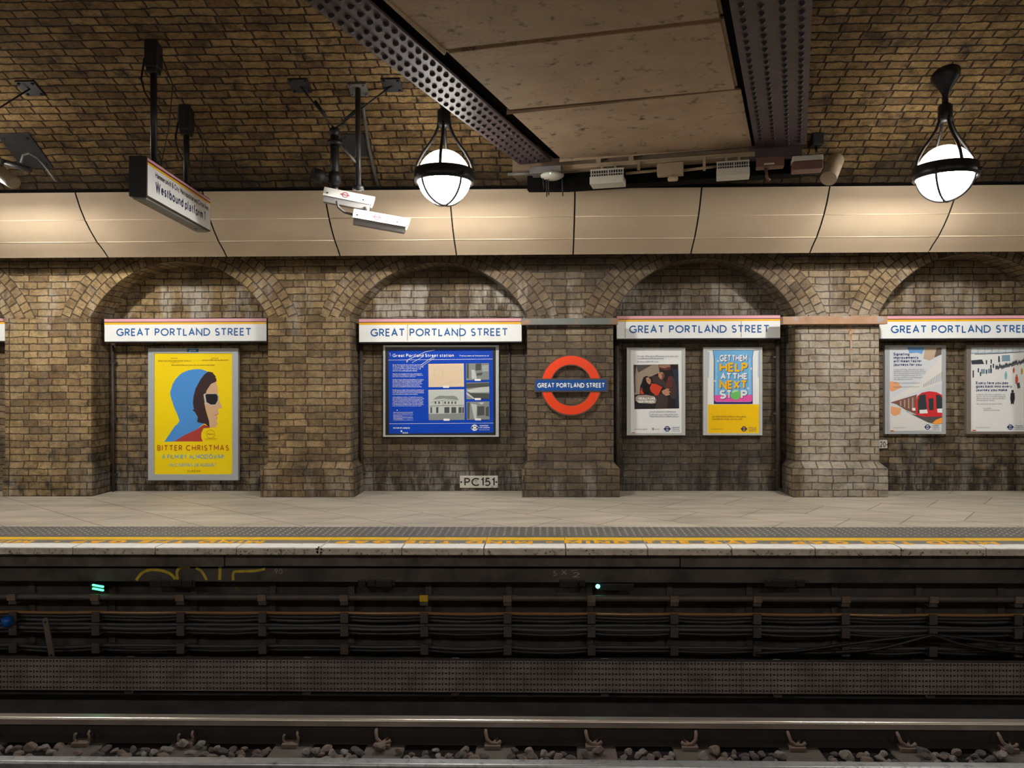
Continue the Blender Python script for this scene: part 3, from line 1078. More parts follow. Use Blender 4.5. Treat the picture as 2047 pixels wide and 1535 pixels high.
pr = Print(sh, Yq)
BLUE_HEAD = ink('sky_blue', 0.075, 0.29, 0.72)
pr.ink('blue_head_shape', BLUE_HEAD, lambda m, Y: polyp(m, jag(c1((212, 1056), (330, 880), (350, 870), (376, 830), (355, 760), (322, 690), (300, 620), (278, 560), (276, 510), (300, 430), (335, 370), (395, 310), (470, 275), (550, 262), (620, 264), (690, 290), (640, 360), (580, 470), (555, 600), (560, 760), (610, 850), (645, 860), (560, 925), (420, 990), (320, 1056)), 4, 14, 0.9), Y))
pr.ink('face', ink('skin', 0.66, 0.42, 0.27), lambda m, Y: polyp(m, c1((700, 420), (775, 400), (795, 470), (800, 560), (812, 620), (842, 668), (838, 688), (800, 694), (806, 745), (785, 770), (800, 790), (785, 830), (796, 860), (770, 900), (705, 905), (690, 780), (655, 660), (660, 520)), Y))
pr.ink('dark_hair', ink('dark_hair', 0.045, 0.025, 0.028), lambda m, Y: polyp(m, jag(c1((690, 290), (735, 296), (765, 330), (785, 395), (720, 425), (672, 500), (650, 640), (668, 720), (700, 830), (708, 905), (660, 862), (600, 850), (570, 840), (578, 790), (545, 730), (518, 715), (535, 700), (524, 640), (530, 560), (555, 470), (610, 370), (650, 320)), 0, 3, 1.3, 5), Y))
pr.ink('red_shoulder', ink('brick_red', 0.42, 0.055, 0.045), lambda m, Y: polyp(m, c1((320, 1054), (420, 990), (560, 925), (645, 868), (700, 890), (712, 905), (640, 910), (616, 960), (614, 1010), (632, 1054)), Y))
pr.ink('spectacle_frame', ink('pale_grey', 0.55, 0.5, 0.46), lambda m, Y: polyp(m, c1((640, 540), (660, 527), (790, 527), (808, 560), (806, 610), (775, 660), (720, 662), (655, 640)), Y))
pr.ink('dark_lens', ink('lens', 0.018, 0.018, 0.02), lambda m, Y: polyp(m, c1((660, 545), (675, 534), (782, 534), (798, 562), (795, 608), (768, 650), (720, 650), (672, 622)), Y))
pr.ink('mouth_line', ink('lip', 0.38, 0.12, 0.09), lambda m, Y: linep(m, c1((806, 746), (785, 766), (762, 764)), 0.9, Y))
RED_INK = ink('title_red', 0.42, 0.055, 0.02)
BLUE_GREY = ink('blue_grey', 0.20, 0.42, 0.60)


def t1(m, Y):
    pxtext(m, 'BITTER CHRISTMAS', 314.5, 900.8, Y, 11.2, 460, weight=0.075, gap=0.28, space=0.5)


pr.ink('title_lettering', RED_INK, t1)


def t2(m, Y):
    pxtext(m, 'A FILM BY ALMODÓVAR', 324, 917, Y, 8.6, 450, weight=0.09, gap=0.2)
    pxtext(m, 'IN CINEMAS 28 AUGUST', 340, 932.5, Y, 6.6, 434.5, weight=0.08, gap=0.2)


pr.ink('credit_lettering', BLUE_GREY, t2)


def t3(m, Y):
    pxtext(m, 'CURZON', 374.5, 944, Y, 4.4, 401, weight=0.09, gap=0.35)
    for xx in (343, 424):
        for k in range(4):
            ellp(m, xx + k * 3.6, 716, 1.1, 1.1, Y, 8)
    greek(m, 316, 381, 721, Y, 2.6)
    greek(m, 404, 456, 719.5, Y, 2.6)
    greek(m, 340, 358, 724.5, Y, 1.4)
    greek(m, 343, 428, 729.5, Y, 2.4)
    greek(m, 408, 434, 876.5, Y, 1.6)
    greek(m, 410, 432, 879, Y, 1.3)
    ringp(m, 421, 867.5, 8.2, 8.8, Y, 24)
    greek(m, 415, 427, 867.5, Y, 3.0)


pr.ink('small_print', ink('brown_print', 0.36, 0.19, 0.01), t3)
m = MB()
Yt = Y_BACK - 0.051
rectp(m, 374, 697, 397, 704, Yt)
plate = m.build('owner_plate', ink('plate_blue', 0.03, 0.17, 0.42), r)
m = MB()
pxtext(m, 'global', 378.5, 702.3, Yt - 0.0006, 4.4, 392, weight=0.1)
m.build('lettering', PAPER, plate)

# --- blue history board
BOARD_BLUE = ink('board_blue', 0.0015, 0.055, 0.50)
r, sh, Yq = frame(766, 690, 997, 873, 770, 693.5, 991, 870, ALU_LIGHT, 'landscape blue history board with old photographs', cat='information board', name='information_board', paper=SATIN_BLACK, depth=0.09)
S2 = 245 / 1929.0


def c2(*pts):
    return [(760 + x * S2, 685 + y * S2) for x, y in pts]


def q2(x, y):
    return 760 + x * S2, 685 + y * S2


pr = Print(sh, Yq)
pr.ink('blue_panel', BOARD_BLUE, lambda m, Y: polyp(m, c2((128, 120), (1770, 95), (1784, 1415), (142, 1432)), Y))


def b1(m, Y):
    pxtext(m, 'Great Portland Street station', *q2(195, 226), Y, 6.6, q2(1165, 0)[0], weight=0.09, gap=0.15, space=0.34)
    pxtext(m, 'Find out more at ltmuseum.co.uk', *q2(1250, 216), Y, 2.9, q2(1712, 0)[0], weight=0.1, gap=0.15, space=0.3)
    linep(m, c2((130, 272), (1768, 257)), 0.7, Y)
    linep(m, c2((142, 1275), (1780, 1265)), 0.6, Y)
    y = 352
    for s in ('Great Portland Street station opened on', '10 January 1863. It was part of the original', 'route of the Metropolitan Railway, the', "world's first underground railway."):
        wd = {0: 660, 1: 685, 2: 645, 3: 590}[('Great Portland Street station opened on', '10 January 1863. It was part of the original', 'route of the Metropolitan Railway, the', "world's first underground railway.").index(s)]
        pxtext(m, s, *q2(195, y + 8), Y, 2.5, q2(wd, 0)[0], weight=0.1, gap=0.14, space=0.3)
        y += 30
    for y, wd in ((490, 660), (510, 675), (533, 550), (580, 685), (600, 660), (622, 645), (645, 665), (668, 625), (692, 650), (742, 685), (763, 690), (786, 685), (810, 585), (857, 675), (880, 685), (902, 665), (925, 680), (948, 675), (970, 680), (993, 645)):
        greek(m, q2(195, 0)[0], q2(wd, 0)[0], q2(0, y)[1], Y, 1.7)
    for y, wd in ((1095, 515), (1112, 510), (1135, 520), (1152, 350), (1168, 510), (1185, 515), (1200, 350), (1215, 515)):
        greek(m, q2(205, 0)[0], q2(wd, 0)[0], q2(0, y)[1], Y, 1.2)
    pxtext(m, 'MAYOR OF LONDON', *q2(205, 1355), Y, 3.1, q2(468, 0)[0], weight=0.12, gap=0.15)
    pxtext(m, 'TRANSPORT', *q2(1560, 1316), Y, 2.4, q2(1705, 0)[0], weight=0.12, gap=0.15)
    pxtext(m, 'FOR LONDON', *q2(1560, 1346), Y, 2.4, q2(1725, 0)[0], weight=0.12, gap=0.15)
    greek(m, q2(1560, 0)[0], q2(1722, 0)[0], q2(0, 1368)[1], Y, 1.6)
    ellp(m, *q2(268, 1063), 1.1, 0.9, Y, 8)


pr.ink('white_print', PAPER, b1)
pr.ink('ring_emblem', PAPER, lambda m, Y: (ringp(m, *q2(1487, 1337), 3.6, 6.4, Y, 28), polyp(m, c2((1432, 1322), (1545, 1320), (1545, 1352), (1432, 1354)), Y)))
pr.ink('cream_plan', ink('cream', 0.72, 0.58, 0.42), lambda m, Y: polyp(m, c2((758, 334), (1315, 326), (1320, 692), (762, 700)), Y))


def plan(m, Y):
    for a in (((855, 540), (850, 420), (900, 390), (980, 400), (985, 530)), ((1120, 380), (1230, 390), (1280, 430), (1280, 520)), ((790, 560), (795, 690)), ((1020, 640), (1100, 620), (1120, 660)), ((1100, 640), (1140, 610), (1190, 640), (1260, 600), (1290, 640))):
        linep(m, c2(*a), 0.5, Y)


pr.ink('plan_lines', ink('plan_line', 0.58, 0.46, 0.33), plan)
GREY_L, GREY_M, GREY_D, GREY_K = ink('grey_light', 0.52, 0.56, 0.55), ink('grey_mid', 0.24, 0.27, 0.27), ink('grey_dark', 0.075, 0.085, 0.085), ink('grey_black', 0.012, 0.014, 0.014)
pr.ink('station_photograph', GREY_L, lambda m, Y: polyp(m, c2((758, 740), (1322, 732), (1328, 1212), (764, 1218)), Y))


def ph1(m, Y):
    polyp(m, c2((830, 895), (880, 855), (940, 830), (1060, 838), (1150, 832), (1200, 850), (1240, 905), (1000, 880)), Y)
    polyp(m, c2((764, 1120), (1326, 1110), (1328, 1210), (764, 1216)), Y)


pr.ink('roof_and_street', GREY_M, ph1)


def ph1b(m, Y):
    for x in (858, 915, 1010, 1065, 1120, 1172):
        polyp(m, c2((x, 925), (x + 24, 925), (x + 24, 962), (x, 962)), Y)
    for x, w_ in ((880, 36), (1010, 80), (1120, 76), (1232, 50), (1290, 30), (790, 26)):
        polyp(m, c2((x, 1015), (x + w_, 1012), (x + w_, 1105), (x, 1108)), Y)
    linep(m, c2((775, 1000), (1000, 990), (1320, 985)), 0.9, Y)
    linep(m, c2((985, 895), (990, 1000)), 0.6, Y)
    linep(m, c2((800, 940), (905, 915), (1060, 900), (1220, 915)), 0.5, Y)


pr.ink('windows_and_shopfronts', GREY_D, ph1b)
for nm, pts in (('carriage_photograph', ((1350, 328), (1712, 320), (1716, 582), (1352, 590))), ('goods_photograph', ((1355, 628), (1716, 620), (1720, 884), (1358, 890))), ('hall_photograph', ((1358, 930), (1718, 924), (1722, 1208), (1362, 1212)))):
    pr.ink(nm, GREY_M, lambda m, Y, pts=pts: polyp(m, c2(*pts), Y))


def phd(m, Y):
    polyp(m, c2((1355, 640), (1716, 630), (1716, 690), (1560, 700), (1355, 720)), Y)
    polyp(m, c2((1420, 790), (1720, 800), (1720, 884), (1500, 886), (1358, 770)), Y)
    polyp(m, c2((1360, 330), (1395, 328), (1395, 560), (1360, 560)), Y)
    polyp(m, c2((1500, 330), (1590, 326), (1590, 430), (1500, 440)), Y)
    polyp(m, c2((1520, 480), (1610, 470), (1600, 510), (1520, 520)), Y)
    polyp(m, c2((1530, 1000), (1640, 1000), (1640, 1140), (1530, 1150)), Y)
    polyp(m, c2((1370, 940), (1410, 940), (1405, 1200), (1370, 1200)), Y)
    polyp(m, c2((1660, 1020), (1712, 1000), (1712, 1160), (1660, 1150)), Y)


pr.ink('photograph_shadows', GREY_D, phd)


def phl(m, Y):
    polyp(m, c2((1360, 750), (1420, 735), (1560, 705), (1716, 690), (1716, 780), (1420, 785)), Y)
    polyp(m, c2((1358, 775), (1495, 884), (1470, 886), (1358, 810)), Y)
    polyp(m, c2((1435, 425), (1490, 430), (1520, 560), (1440, 570)), Y)
    for y in (360, 385, 410, 435):
        polyp(m, c2((1605, y), (1705, y - 4), (1705, y + 10), (1605, y + 14)), Y)
    polyp(m, c2((1430, 960), (1520, 975), (1515, 1195), (1480, 1195)), Y)
    polyp(m, c2((1540, 940), (1640, 935), (1600, 975)), Y)


pr.ink('photograph_lights', GREY_L, phl)


def caps(m, Y):
    for x, y in ((1037, 694), (1045, 1212), (1535, 585), (1537, 887), (1540, 1206)):
        polyp(m, c2((x - 47, y - 16), (x + 47, y - 16), (x + 47, y + 16), (x - 47, y + 16)), Y)


pr.ink('caption_labels', PAPER, caps)


def board_marks(m, Y):  # thin pale strokes and small rings over the blue panel
    linep(m, c2((415, 300), (440, 265), (600, 195), (720, 140), (860, 115)), 1.0, Y)
    linep(m, c2((500, 315), (620, 250), (690, 205)), 0.8, Y)
    linep(m, c2((640, 350), (760, 270), (870, 205)), 1.0, Y)
    linep(m, c2((650, 375), (760, 300), (860, 235)), 0.7, Y)
    polyp(m, c2((410, 310), (415, 280), (442, 268), (430, 305)), Y)
    linep(m, c2((150, 160), (165, 210)), 0.8, Y)
    polyp(m, c2((318, 1385), (340, 1375), (350, 1400), (330, 1410)), Y)
    for x in (365, 395, 425):
        ringp(m, *q2(x, 1420), 0.7, 1.6, Y, 10)


pr.ink('pale_marks', ink('mark_white', 0.7, 0.74, 0.78), board_marks)

# --- two small frames of the third arch
S3 = 290 / 2047.0


def c3(*pts):
    return [(1245 + x * S3, 685 + y * S3) for x, y in pts]


def q3(x, y):
    return 1245 + x * S3, 685 + y * S3


r, sh, Yq = frame(1253, 694.5, 1370, 870, 1261, 699.5, 1364, 865.5, ALU_LIGHT, 'white poster with a photograph of a woman in red and a leaning man, pale frame')
pr = Print(sh, Yq)
pr.ink('dark_photograph', ink('photo_dark', 0.022, 0.018, 0.022), lambda m, Y: polyp(m, c3((150, 312), (782, 304), (796, 928), (165, 938)), Y))
pr.ink('carriage_wall', ink('photo_beige', 0.33, 0.27, 0.21), lambda m, Y: polyp(m, c3((190, 330), (500, 308), (520, 420), (400, 475), (300, 500), (245, 610), (240, 725), (167, 735), (162, 600)), Y))
pr.ink('tunnel_shadow', ink('photo_shade', 0.09, 0.075, 0.07), lambda m, Y: (polyp(m, c3((190, 318), (420, 308), (215, 425)), Y), polyp(m, c3((160, 330), (172, 330), (180, 700), (164, 700)), Y)))
pr.ink('man_jacket', ink('photo_jacket', 0.060, 0.040, 0.042), lambda m, Y: (polyp(m, c3((520, 470), (560, 520), (600, 560), (660, 520), (700, 470), (760, 560), (790, 800), (700, 790), (600, 640), (545, 600), (430, 560), (410, 470)), Y), polyp(m, c3((420, 740), (560, 720), (640, 780), (620, 930), (460, 930), (470, 800)), Y)))
pr.ink('far_seat', ink('photo_seat', 0.025, 0.035, 0.06), lambda m, Y: polyp(m, c3((700, 380), (784, 370), (795, 900), (740, 915), (760, 640)), Y))
pr.ink('woman_hair', ink('photo_hair', 0.012, 0.009, 0.011), lambda m, Y: polyp(m, c3((290, 490), (330, 468), (370, 480), (395, 540), (405, 640), (360, 730), (265, 715), (255, 600)), Y))
pr.ink('red_top', ink('photo_red', 0.62, 0.06, 0.025), lambda m, Y: (polyp(m, c3((405, 575), (470, 580), (555, 625), (540, 660), (500, 740), (465, 745), (400, 690), (380, 640)), Y), polyp(m, c3((270, 625), (250, 690), (250, 725), (300, 720), (275, 680)), Y)))
pr.ink('skin', ink('photo_skin', 0.50, 0.25, 0.15), lambda m, Y: (polyp(m, c3((325, 500), (360, 482), (395, 525), (395, 570), (375, 590), (340, 560)), Y), polyp(m, c3((550, 680), (620, 645), (665, 655), (640, 670), (680, 695), (650, 705), (665, 735), (610, 750), (560, 715)), Y), polyp(m, c3((500, 420), (560, 415), (590, 460), (570, 510), (540, 520), (505, 480)), Y)))
pr.ink('man_cap_and_jacket', ink('photo_maroon', 0.13, 0.035, 0.03), lambda m, Y: (polyp(m, c3((500, 312), (672, 306), (680, 370), (600, 395), (510, 360)), Y), polyp(m, c3((640, 480), (690, 470), (700, 620), (650, 650), (600, 640)), Y)))
pr.ink('face_shadows', ink('photo_face_shade', 0.16, 0.07, 0.045), lambda m, Y: (polyp(m, c3((545, 430), (585, 450), (590, 480), (565, 520), (540, 525), (555, 480)), Y), polyp(m, c3((352, 528), (372, 524), (374, 532), (354, 536)), Y), polyp(m, c3((385, 560), (396, 556), (392, 572)), Y), polyp(m, c3((512, 430), (535, 426), (530, 440)), Y)))
pr.ink('cap_brim', ink('photo_tan', 0.34, 0.18, 0.14), lambda m, Y: polyp(m, c3((505, 318), (665, 310), (672, 335), (590, 360), (515, 345)), Y))
pr.ink('speech_label', ink('photo_label', 0.36, 0.31, 0.26), lambda m, Y: polyp(m, c3((175, 770), (215, 742), (330, 735), (440, 755), (472, 800), (465, 850), (420, 862), (230, 850), (180, 820)), Y))


def lab(m, Y):
    pxtext(m, 'I REALLY LIKE', *q3(215, 805), Y, 5.0, q3(455, 0)[0], weight=0.15, gap=0.14, space=0.3)
    pxtext(m, 'YOUR TRAINERS', *q3(205, 850), Y, 5.0, q3(445, 0)[0], weight=0.15, gap=0.14, space=0.3)


pr.ink('speech_lettering', PAPER, lab)
INK_BLUE = ink('print_navy', 0.012, 0.03, 0.16)
GREY_PRINT = ink('print_grey', 0.30, 0.33, 0.38)


def tx(m, Y):
    greek(m, q3(205, 0)[0], q3(775, 0)[0], q3(0, 190)[1], Y, 3.0)
    greek(m, q3(205, 0)[0], q3(575, 0)[0], q3(0, 222)[1], Y, 3.0)
    greek(m, q3(205, 0)[0], q3(510, 0)[0], q3(0, 266)[1], Y, 2.8)
    greek(m, q3(390, 0)[0], q3(740, 0)[0], q3(0, 972)[1], Y, 2.8)
    greek(m, q3(390, 0)[0], q3(770, 0)[0], q3(0, 1012)[1], Y, 2.8)
    greek(m, q3(390, 0)[0], q3(785, 0)[0], q3(0, 1040)[1], Y, 2.8)
    greek(m, q3(170, 0)[0], q3(340, 0)[0], q3(0, 1218)[1], Y, 2.4)
    linep(m, c3((375, 960), (378, 1040)), 0.5, Y)
    ellp(m, *q3(428, 1215), 1.8, 2.6, Y, 10)
    greek(m, q3(450, 0)[0], q3(520, 0)[0], q3(0, 1220)[1], Y, 2.0)


pr.ink('small_print', GREY_PRINT, tx)


def tfl(m, Y, x, y, r_, x2):
    ringp(m, x, y, r_ * 0.66, r_, Y, 28)
    rectp(m, x - r_ * 1.3, y - r_ * 0.2, x + r_ * 1.3, y + r_ * 0.2, Y)
    for k in (-0.55, 0.1, 0.75):
        greek(m, x + r_ * 1.9, x2, y + r_ * k, Y, r_ * 0.35)


pr.ink('ring_emblem', INK_BLUE, lambda m, Y: tfl(m, Y, *q3(627, 1215), 5.4, q3(800, 0)[0]))
pr.ink('red_corner_tag', ink('tag_red', 0.7, 0.06, 0.03), lambda m, Y: polyp(m, c3((115, 1275), (150, 1262), (170, 1268), (165, 1278)), Y))

r, sh, Yq = frame(1406, 694, 1524, 870, 1414, 699.5, 1518, 866, ALU_LIGHT, 'yellow and sky-blue poster with bold stacked lettering, pale frame')
pr = Print(sh, Yq)
Y_POST = ink('poster_yellow', 0.93, 0.58, 0.005)
pr.ink('yellow_lower_field', Y_POST, lambda m, Y: polyp(m, c3((1202, 872), (1930, 868), (1930, 1276), (1202, 1276)), Y))
pr.ink('navy_panel', ink('poster_navy', 0.035, 0.022, 0.15), lambda m, Y: polyp(m, c3((1268, 106), (1850, 100), (1832, 200), (1834, 864), (1284, 866), (1284, 220)), Y))
pr.ink('sky_field', ink('poster_sky', 0.16, 0.45, 0.80), lambda m, Y: polyp(m, c3((1274, 108), (1844, 102), (1826, 200), (1826, 820), (1800, 838), (1320, 838), (1292, 815), (1292, 210)), Y))
pr.ink('sky_stripes', ink('poster_sky_light', 0.27, 0.56, 0.86), lambda m, Y: [polyp(m, c3((x, 210), (x + 22, 210), (x + 22, 730), (x, 730)), Y) for x in (1310, 1780)])
pr.ink('pink_floor', ink('poster_pink', 0.80, 0.10, 0.42), lambda m, Y: polyp(m, c3((1293, 740), (1826, 735), (1826, 815), (1800, 834), (1320, 834), (1293, 812)), Y))
pr.ink('pale_side_windows', ink('poster_ice', 0.45, 0.62, 0.80), lambda m, Y: (polyp(m, c3((1200, 130), (1225, 130), (1215, 480), (1200, 500)), Y), polyp(m, c3((1910, 130), (1930, 130), (1930, 500), (1905, 480)), Y)))
LINES = (('GET THEM', 1366, 1752, 265, 13.2, 0), ('HELP', 1366, 1758, 412, 18.6, 1), ('AT THE', 1380, 1756, 520, 13.2, 0), ('NEXT', 1366, 1752, 654, 17.5, 1), ('ST P', 1362, 1756, 792, 17.5, 0))


def bold(off, yel):
    def fn(m, Y):
        for s, x0, x1, yb_, h, isy in LINES:
            if yel is None or isy == yel:
                a = q3(x0, yb_)
                if s == 'ST P':
                    for t, u0, u1 in (('S', 1362, 1458), ('T', 1466, 1532), ('P', 1665, 1756)):
                        pxtext(m, t, q3(u0, 0)[0] + off, a[1] + off, Y, h, q3(u1, 0)[0] + off, weight=0.115, gap=0.06)
                else:
                    pxtext(m, s, a[0] + off, a[1] + off, Y, h, q3(x1, 0)[0] + off, weight=0.115, gap=0.07, space=0.14)
    return fn


pr.ink('lettering_shadow', ink('poster_shadow', 0.02, 0.06, 0.25), bold(1.1, None))
pr.ink('white_lettering', PAPER, bold(0, 0))
pr.ink('yellow_lettering', ink('poster_amber', 0.90, 0.50, 0.01), bold(0, 1))
pr.ink('green_ball', ink('poster_green', 0.16, 0.55, 0.15), lambda m, Y: ellp(m, *q3(1592, 735), 10.2, 10.0, Y))
pr.ink('ball_highlight', ink('poster_mint', 0.45, 0.78, 0.42), lambda m, Y: polyp(m, c3((1535, 700), (1560, 672), (1600, 664), (1640, 680), (1600, 690), (1560, 705)), Y))


def spark(m, Y):
    for x, y in ((1345, 258), (1812, 365), (1300, 540), (1768, 645)):
        polyp(m, c3((x, y - 22), (x + 6, y - 6), (x + 22, y), (x + 6, y + 6), (x, y + 22), (x - 6, y + 6), (x - 22, y), (x - 6, y - 6)), Y)


pr.ink('white_sparkles', PAPER, spark)


def tx2(m, Y):
    greek(m, q3(1265, 0)[0], q3(1740, 0)[0], q3(0, 1040)[1], Y, 3.4)
    greek(m, q3(1265, 0)[0], q3(1680, 0)[0], q3(0, 1075)[1], Y, 3.4)
    greek(m, q3(1245, 0)[0], q3(1420, 0)[0], q3(0, 1216)[1], Y, 2.0)


pr.ink('small_print', ink('olive_print', 0.42, 0.27, 0.03), tx2)
pr.ink('ring_emblem', INK_BLUE, lambda m, Y: tfl(m, Y, *q3(1710, 1216), 5.0, q3(1885, 0)[0]))

# --- frames of the fourth arch
S4 = 292 / 1992.0


def c4(*pts):
    return [(1755 + x * S4, 680 + y * S4) for x, y in pts]


def q4(x, y):
    return 1755 + x * S4, 680 + y * S4


r, sh, Yq = frame(1769, 690, 1891, 867.5, 1778.5, 694, 1884, 862.5, ALU, 'poster with a red train front and orange blurs in a grey frame', paper=ink('ice_paper', 0.66, 0.70, 0.76))
pr = Print(sh, Yq)
pr.ink('blue_blur', ink('blur_blue', 0.16, 0.36, 0.72), lambda m, Y: (polyp(m, c4((400, 96), (640, 96), (600, 190), (540, 170), (430, 180)), Y), polyp(m, c4((390, 960), (450, 1000), (450, 1060), (390, 1040)), Y)))
pr.ink('orange_blur', ink('blur_orange', 0.80, 0.38, 0.18), lambda m, Y: (polyp(m, c4((160, 560), (260, 570), (330, 640), (200, 700), (162, 690)), Y), polyp(m, c4((175, 900), (320, 930), (300, 1010), (250, 1050), (175, 1000)), Y)))
pr.ink('tan_blur', ink('blur_tan', 0.55, 0.42, 0.32), lambda m, Y: polyp(m, c4((640, 96), (866, 96), (866, 190), (700, 280), (620, 250)), Y))
pr.ink('brown_corner', ink('blur_brown', 0.16, 0.12, 0.10), lambda m, Y: polyp(m, c4((800, 110), (866, 96), (866, 195), (770, 235)), Y))
pr.ink('white_roof', ink('roof_white', 0.75, 0.74, 0.73), lambda m, Y: polyp(m, c4((866, 215), (866, 580), (560, 690), (180, 840), (200, 790), (560, 560)), Y))
pr.ink('glazed_wall', ink('glaze_grey', 0.25, 0.32, 0.40), lambda m, Y: [polyp(m, c4((620 + k * 22, 600 - k * 15), (628 + k * 22, 597 - k * 15), (628 + k * 22, 640 - k * 8), (620 + k * 22, 644 - k * 8)), Y) for k in range(12)])
pr.ink('carriage_side', ink('carriage_brown', 0.22, 0.10, 0.08), lambda m, Y: polyp(m, c4((170, 850), (530, 740), (520, 1010), (380, 950), (250, 870)), Y))
pr.ink('carriage_windows', ink('carriage_glass', 0.42, 0.34, 0.30), lambda m, Y: [polyp(m, c4((300 + k * 55, 830 - k * 16), (318 + k * 55, 825 - k * 16), (318 + k * 55, 900 + k * 18), (300 + k * 55, 895 + k * 14)), Y) for k in range(4)])
pr.ink('train_front', ink('train_red', 0.66, 0.035, 0.045), lambda m, Y: polyp(m, c4((520, 1020), (515, 850), (540, 760), (600, 715), (700, 695), (800, 708), (880, 750), (880, 1040), (650, 1045)), Y))
pr.ink('windscreens', ink('glass_dark', 0.035, 0.05, 0.06), lambda m, Y: (polyp(m, c4((545, 1000), (545, 830), (570, 750), (650, 735), (668, 930), (640, 960)), Y), polyp(m, c4((690, 795), (756, 790), (762, 950), (696, 955)), Y), polyp(m, c4((790, 740), (850, 750), (880, 800), (880, 930), (800, 935)), Y)))
pr.ink('headlamps', PAPER, lambda m, Y: (polyp(m, c4((565, 950), (670, 945), (680, 995), (570, 1000)), Y), polyp(m, c4((808, 935), (880, 930), (880, 990), (810, 985)), Y), polyp(m, c4((465, 925), (510, 920), (510, 960), (470, 960)), Y)))
pr.ink('track_shadow', ink('track_dark', 0.10, 0.09, 0.09), lambda m, Y: polyp(m, c4((440, 1000), (640, 1046), (880, 1042), (880, 1060), (740, 1130), (690, 1120)), Y))
pr.ink('flame_blur', ink('blur_flame', 0.90, 0.36, 0.05), lambda m, Y: polyp(m, c4((740, 1130), (790, 1085), (880, 1050), (880, 1130), (800, 1150)), Y))
pr.ink('pale_platform', ink('platform_white', 0.72, 0.72, 0.72), lambda m, Y: polyp(m, c4((175, 1060), (380, 970), (690, 1130), (860, 1230), (172, 1240)), Y))


def tx3(m, Y):
    for s, y, x1 in (('Signalling', 208, 425), ('improvements', 255, 545), ('will mean faster', 302, 590), ('journeys for you', 350, 590)):
        pxtext(m, s, *q4(212, y), Y, 5.6, q4(x1, 0)[0], weight=0.1, gap=0.16, space=0.34)


pr.ink('headline', INK_BLUE, tx3)


def tx3b(m, Y):
    for y, x1 in ((398, 620), (422, 645), (447, 650), (475, 590), (503, 605), (530, 470), (580, 575), (632, 560)):
        greek(m, q4(215, 0)[0], q4(x1, 0)[0], q4(0, y)[1], Y, 2.4)
    greek(m, q4(215, 0)[0], q4(395, 0)[0], q4(0, 1190)[1], Y, 2.0)


pr.ink('small_print', GREY_PRINT, tx3b)
pr.ink('ring_emblem', INK_BLUE, lambda m, Y: tfl(m, Y, *q4(677, 1184), 5.2, q4(835, 0)[0]))
pr.ink('red_corner_tag', ink('tag_red', 0.7, 0.06, 0.03), lambda m, Y: polyp(m, c4((170, 1228), (218, 1228), (215, 1240), (172, 1244)), Y))

r, sh, Yq = frame(1932, 690, 2056, 867.5, 1941, 694, 2048, 862.5, ALU_BROWN, 'poster of a concourse crowd with blue headline, brown-grey frame at the right edge')
pr = Print(sh, Yq)
pr.ink('hall_windows', ink('hall_blue', 0.36, 0.44, 0.52), lambda m, Y: polyp(m, c4((1270, 96), (1992, 96), (1992, 155), (1640, 180), (1270, 190)), Y))
pr.ink('window_panes', ink('hall_pale', 0.62, 0.67, 0.72), lambda m, Y: [polyp(m, c4((1275 + k * 95, 100), (1360 + k * 95, 100), (1360 + k * 95, 165 - k * 2), (1275 + k * 95, 175 - k * 2)), Y) for k in range(8)])


def crowd(m, Y):
    linep(m, c4((1320, 192), (1700, 178), (1992, 158)), 1.2, Y)
    polyp(m, c4((1270, 275), (1420, 262), (1450, 325), (1280, 330)), Y)
    polyp(m, c4((1640, 215), (1660, 215), (1665, 300), (1640, 300)), Y)
    rr = random.Random(3)
    for k in range(24):
        x = 1610 + k * 16.5
        y = 385 - k * 4 + rr.uniform(-12, 12)
        h = rr.uniform(24, 48)
        ellp(m, *q4(x, y - h), 0.8, 0.9, Y, 8)
        polyp(m, c4((x - 9, y - h + 8), (x + 9, y - h + 8), (x + 6, y + 20), (x - 6, y + 20)), Y)
    for x, y in ((1480, 300), (1545, 290), (1575, 350), (1300, 440), (1370, 410), (1300, 480), (1400, 460), (1540, 365), (1480, 430), (1545, 420)):
        polyp(m, c4((x - 10, y - 28), (x + 10, y - 28), (x + 8, y + 30), (x - 8, y + 30)), Y)


pr.ink('distant_crowd', ink('crowd_dark', 0.05, 0.06, 0.08), crowd)
pr.ink('booths', ink('booth_blue', 0.22, 0.36, 0.46), lambda m, Y: (polyp(m, c4((1405, 395), (1460, 392), (1460, 455), (1405, 458)), Y), polyp(m, c4((1500, 390), (1535, 388), (1535, 450), (1500, 452)), Y), polyp(m, c4((1690, 205), (1800, 200), (1805, 285), (1690, 290)), Y)))


def person_ink(m, Y, x, y, h):
    ellp(m, *q4(x, y - h * 0.92), h * 0.013, h * 0.015, Y, 10)
    polyp(m, c4((x - h * .13, y - h * .82), (x + h * .13, y - h * .82), (x + h * .16, y - h * .42), (x + h * .06, y), (x - h * .02, y - h * .1), (x - h * .10, y), (x - h * .16, y - h * .42)), Y)


pr.ink('walker_in_black', ink('walker_black', 0.03, 0.03, 0.035), lambda m, Y: person_ink(m, Y, 1836, 880, 200))
pr.ink('walker_in_red', ink('walker_red', 0.60, 0.10, 0.06), lambda m, Y: (person_ink(m, Y, 1892, 600, 130), person_ink(m, Y, 1852, 450, 80)))
pr.ink('walker_in_teal', ink('walker_teal', 0.22, 0.52, 0.60), lambda m, Y: person_ink(m, Y, 1745, 540, 115))
pr.ink('walker_in_yellow', ink('walker_amber', 0.60, 0.36, 0.06), lambda m, Y: person_ink(m, Y, 1962, 470, 90))
pr.ink('trolley_bag', ink('walker_bag', 0.10, 0.085, 0.09), lambda m, Y: polyp(m, c4((1890, 590), (1930, 575), (1942, 650), (1905, 660)), Y))


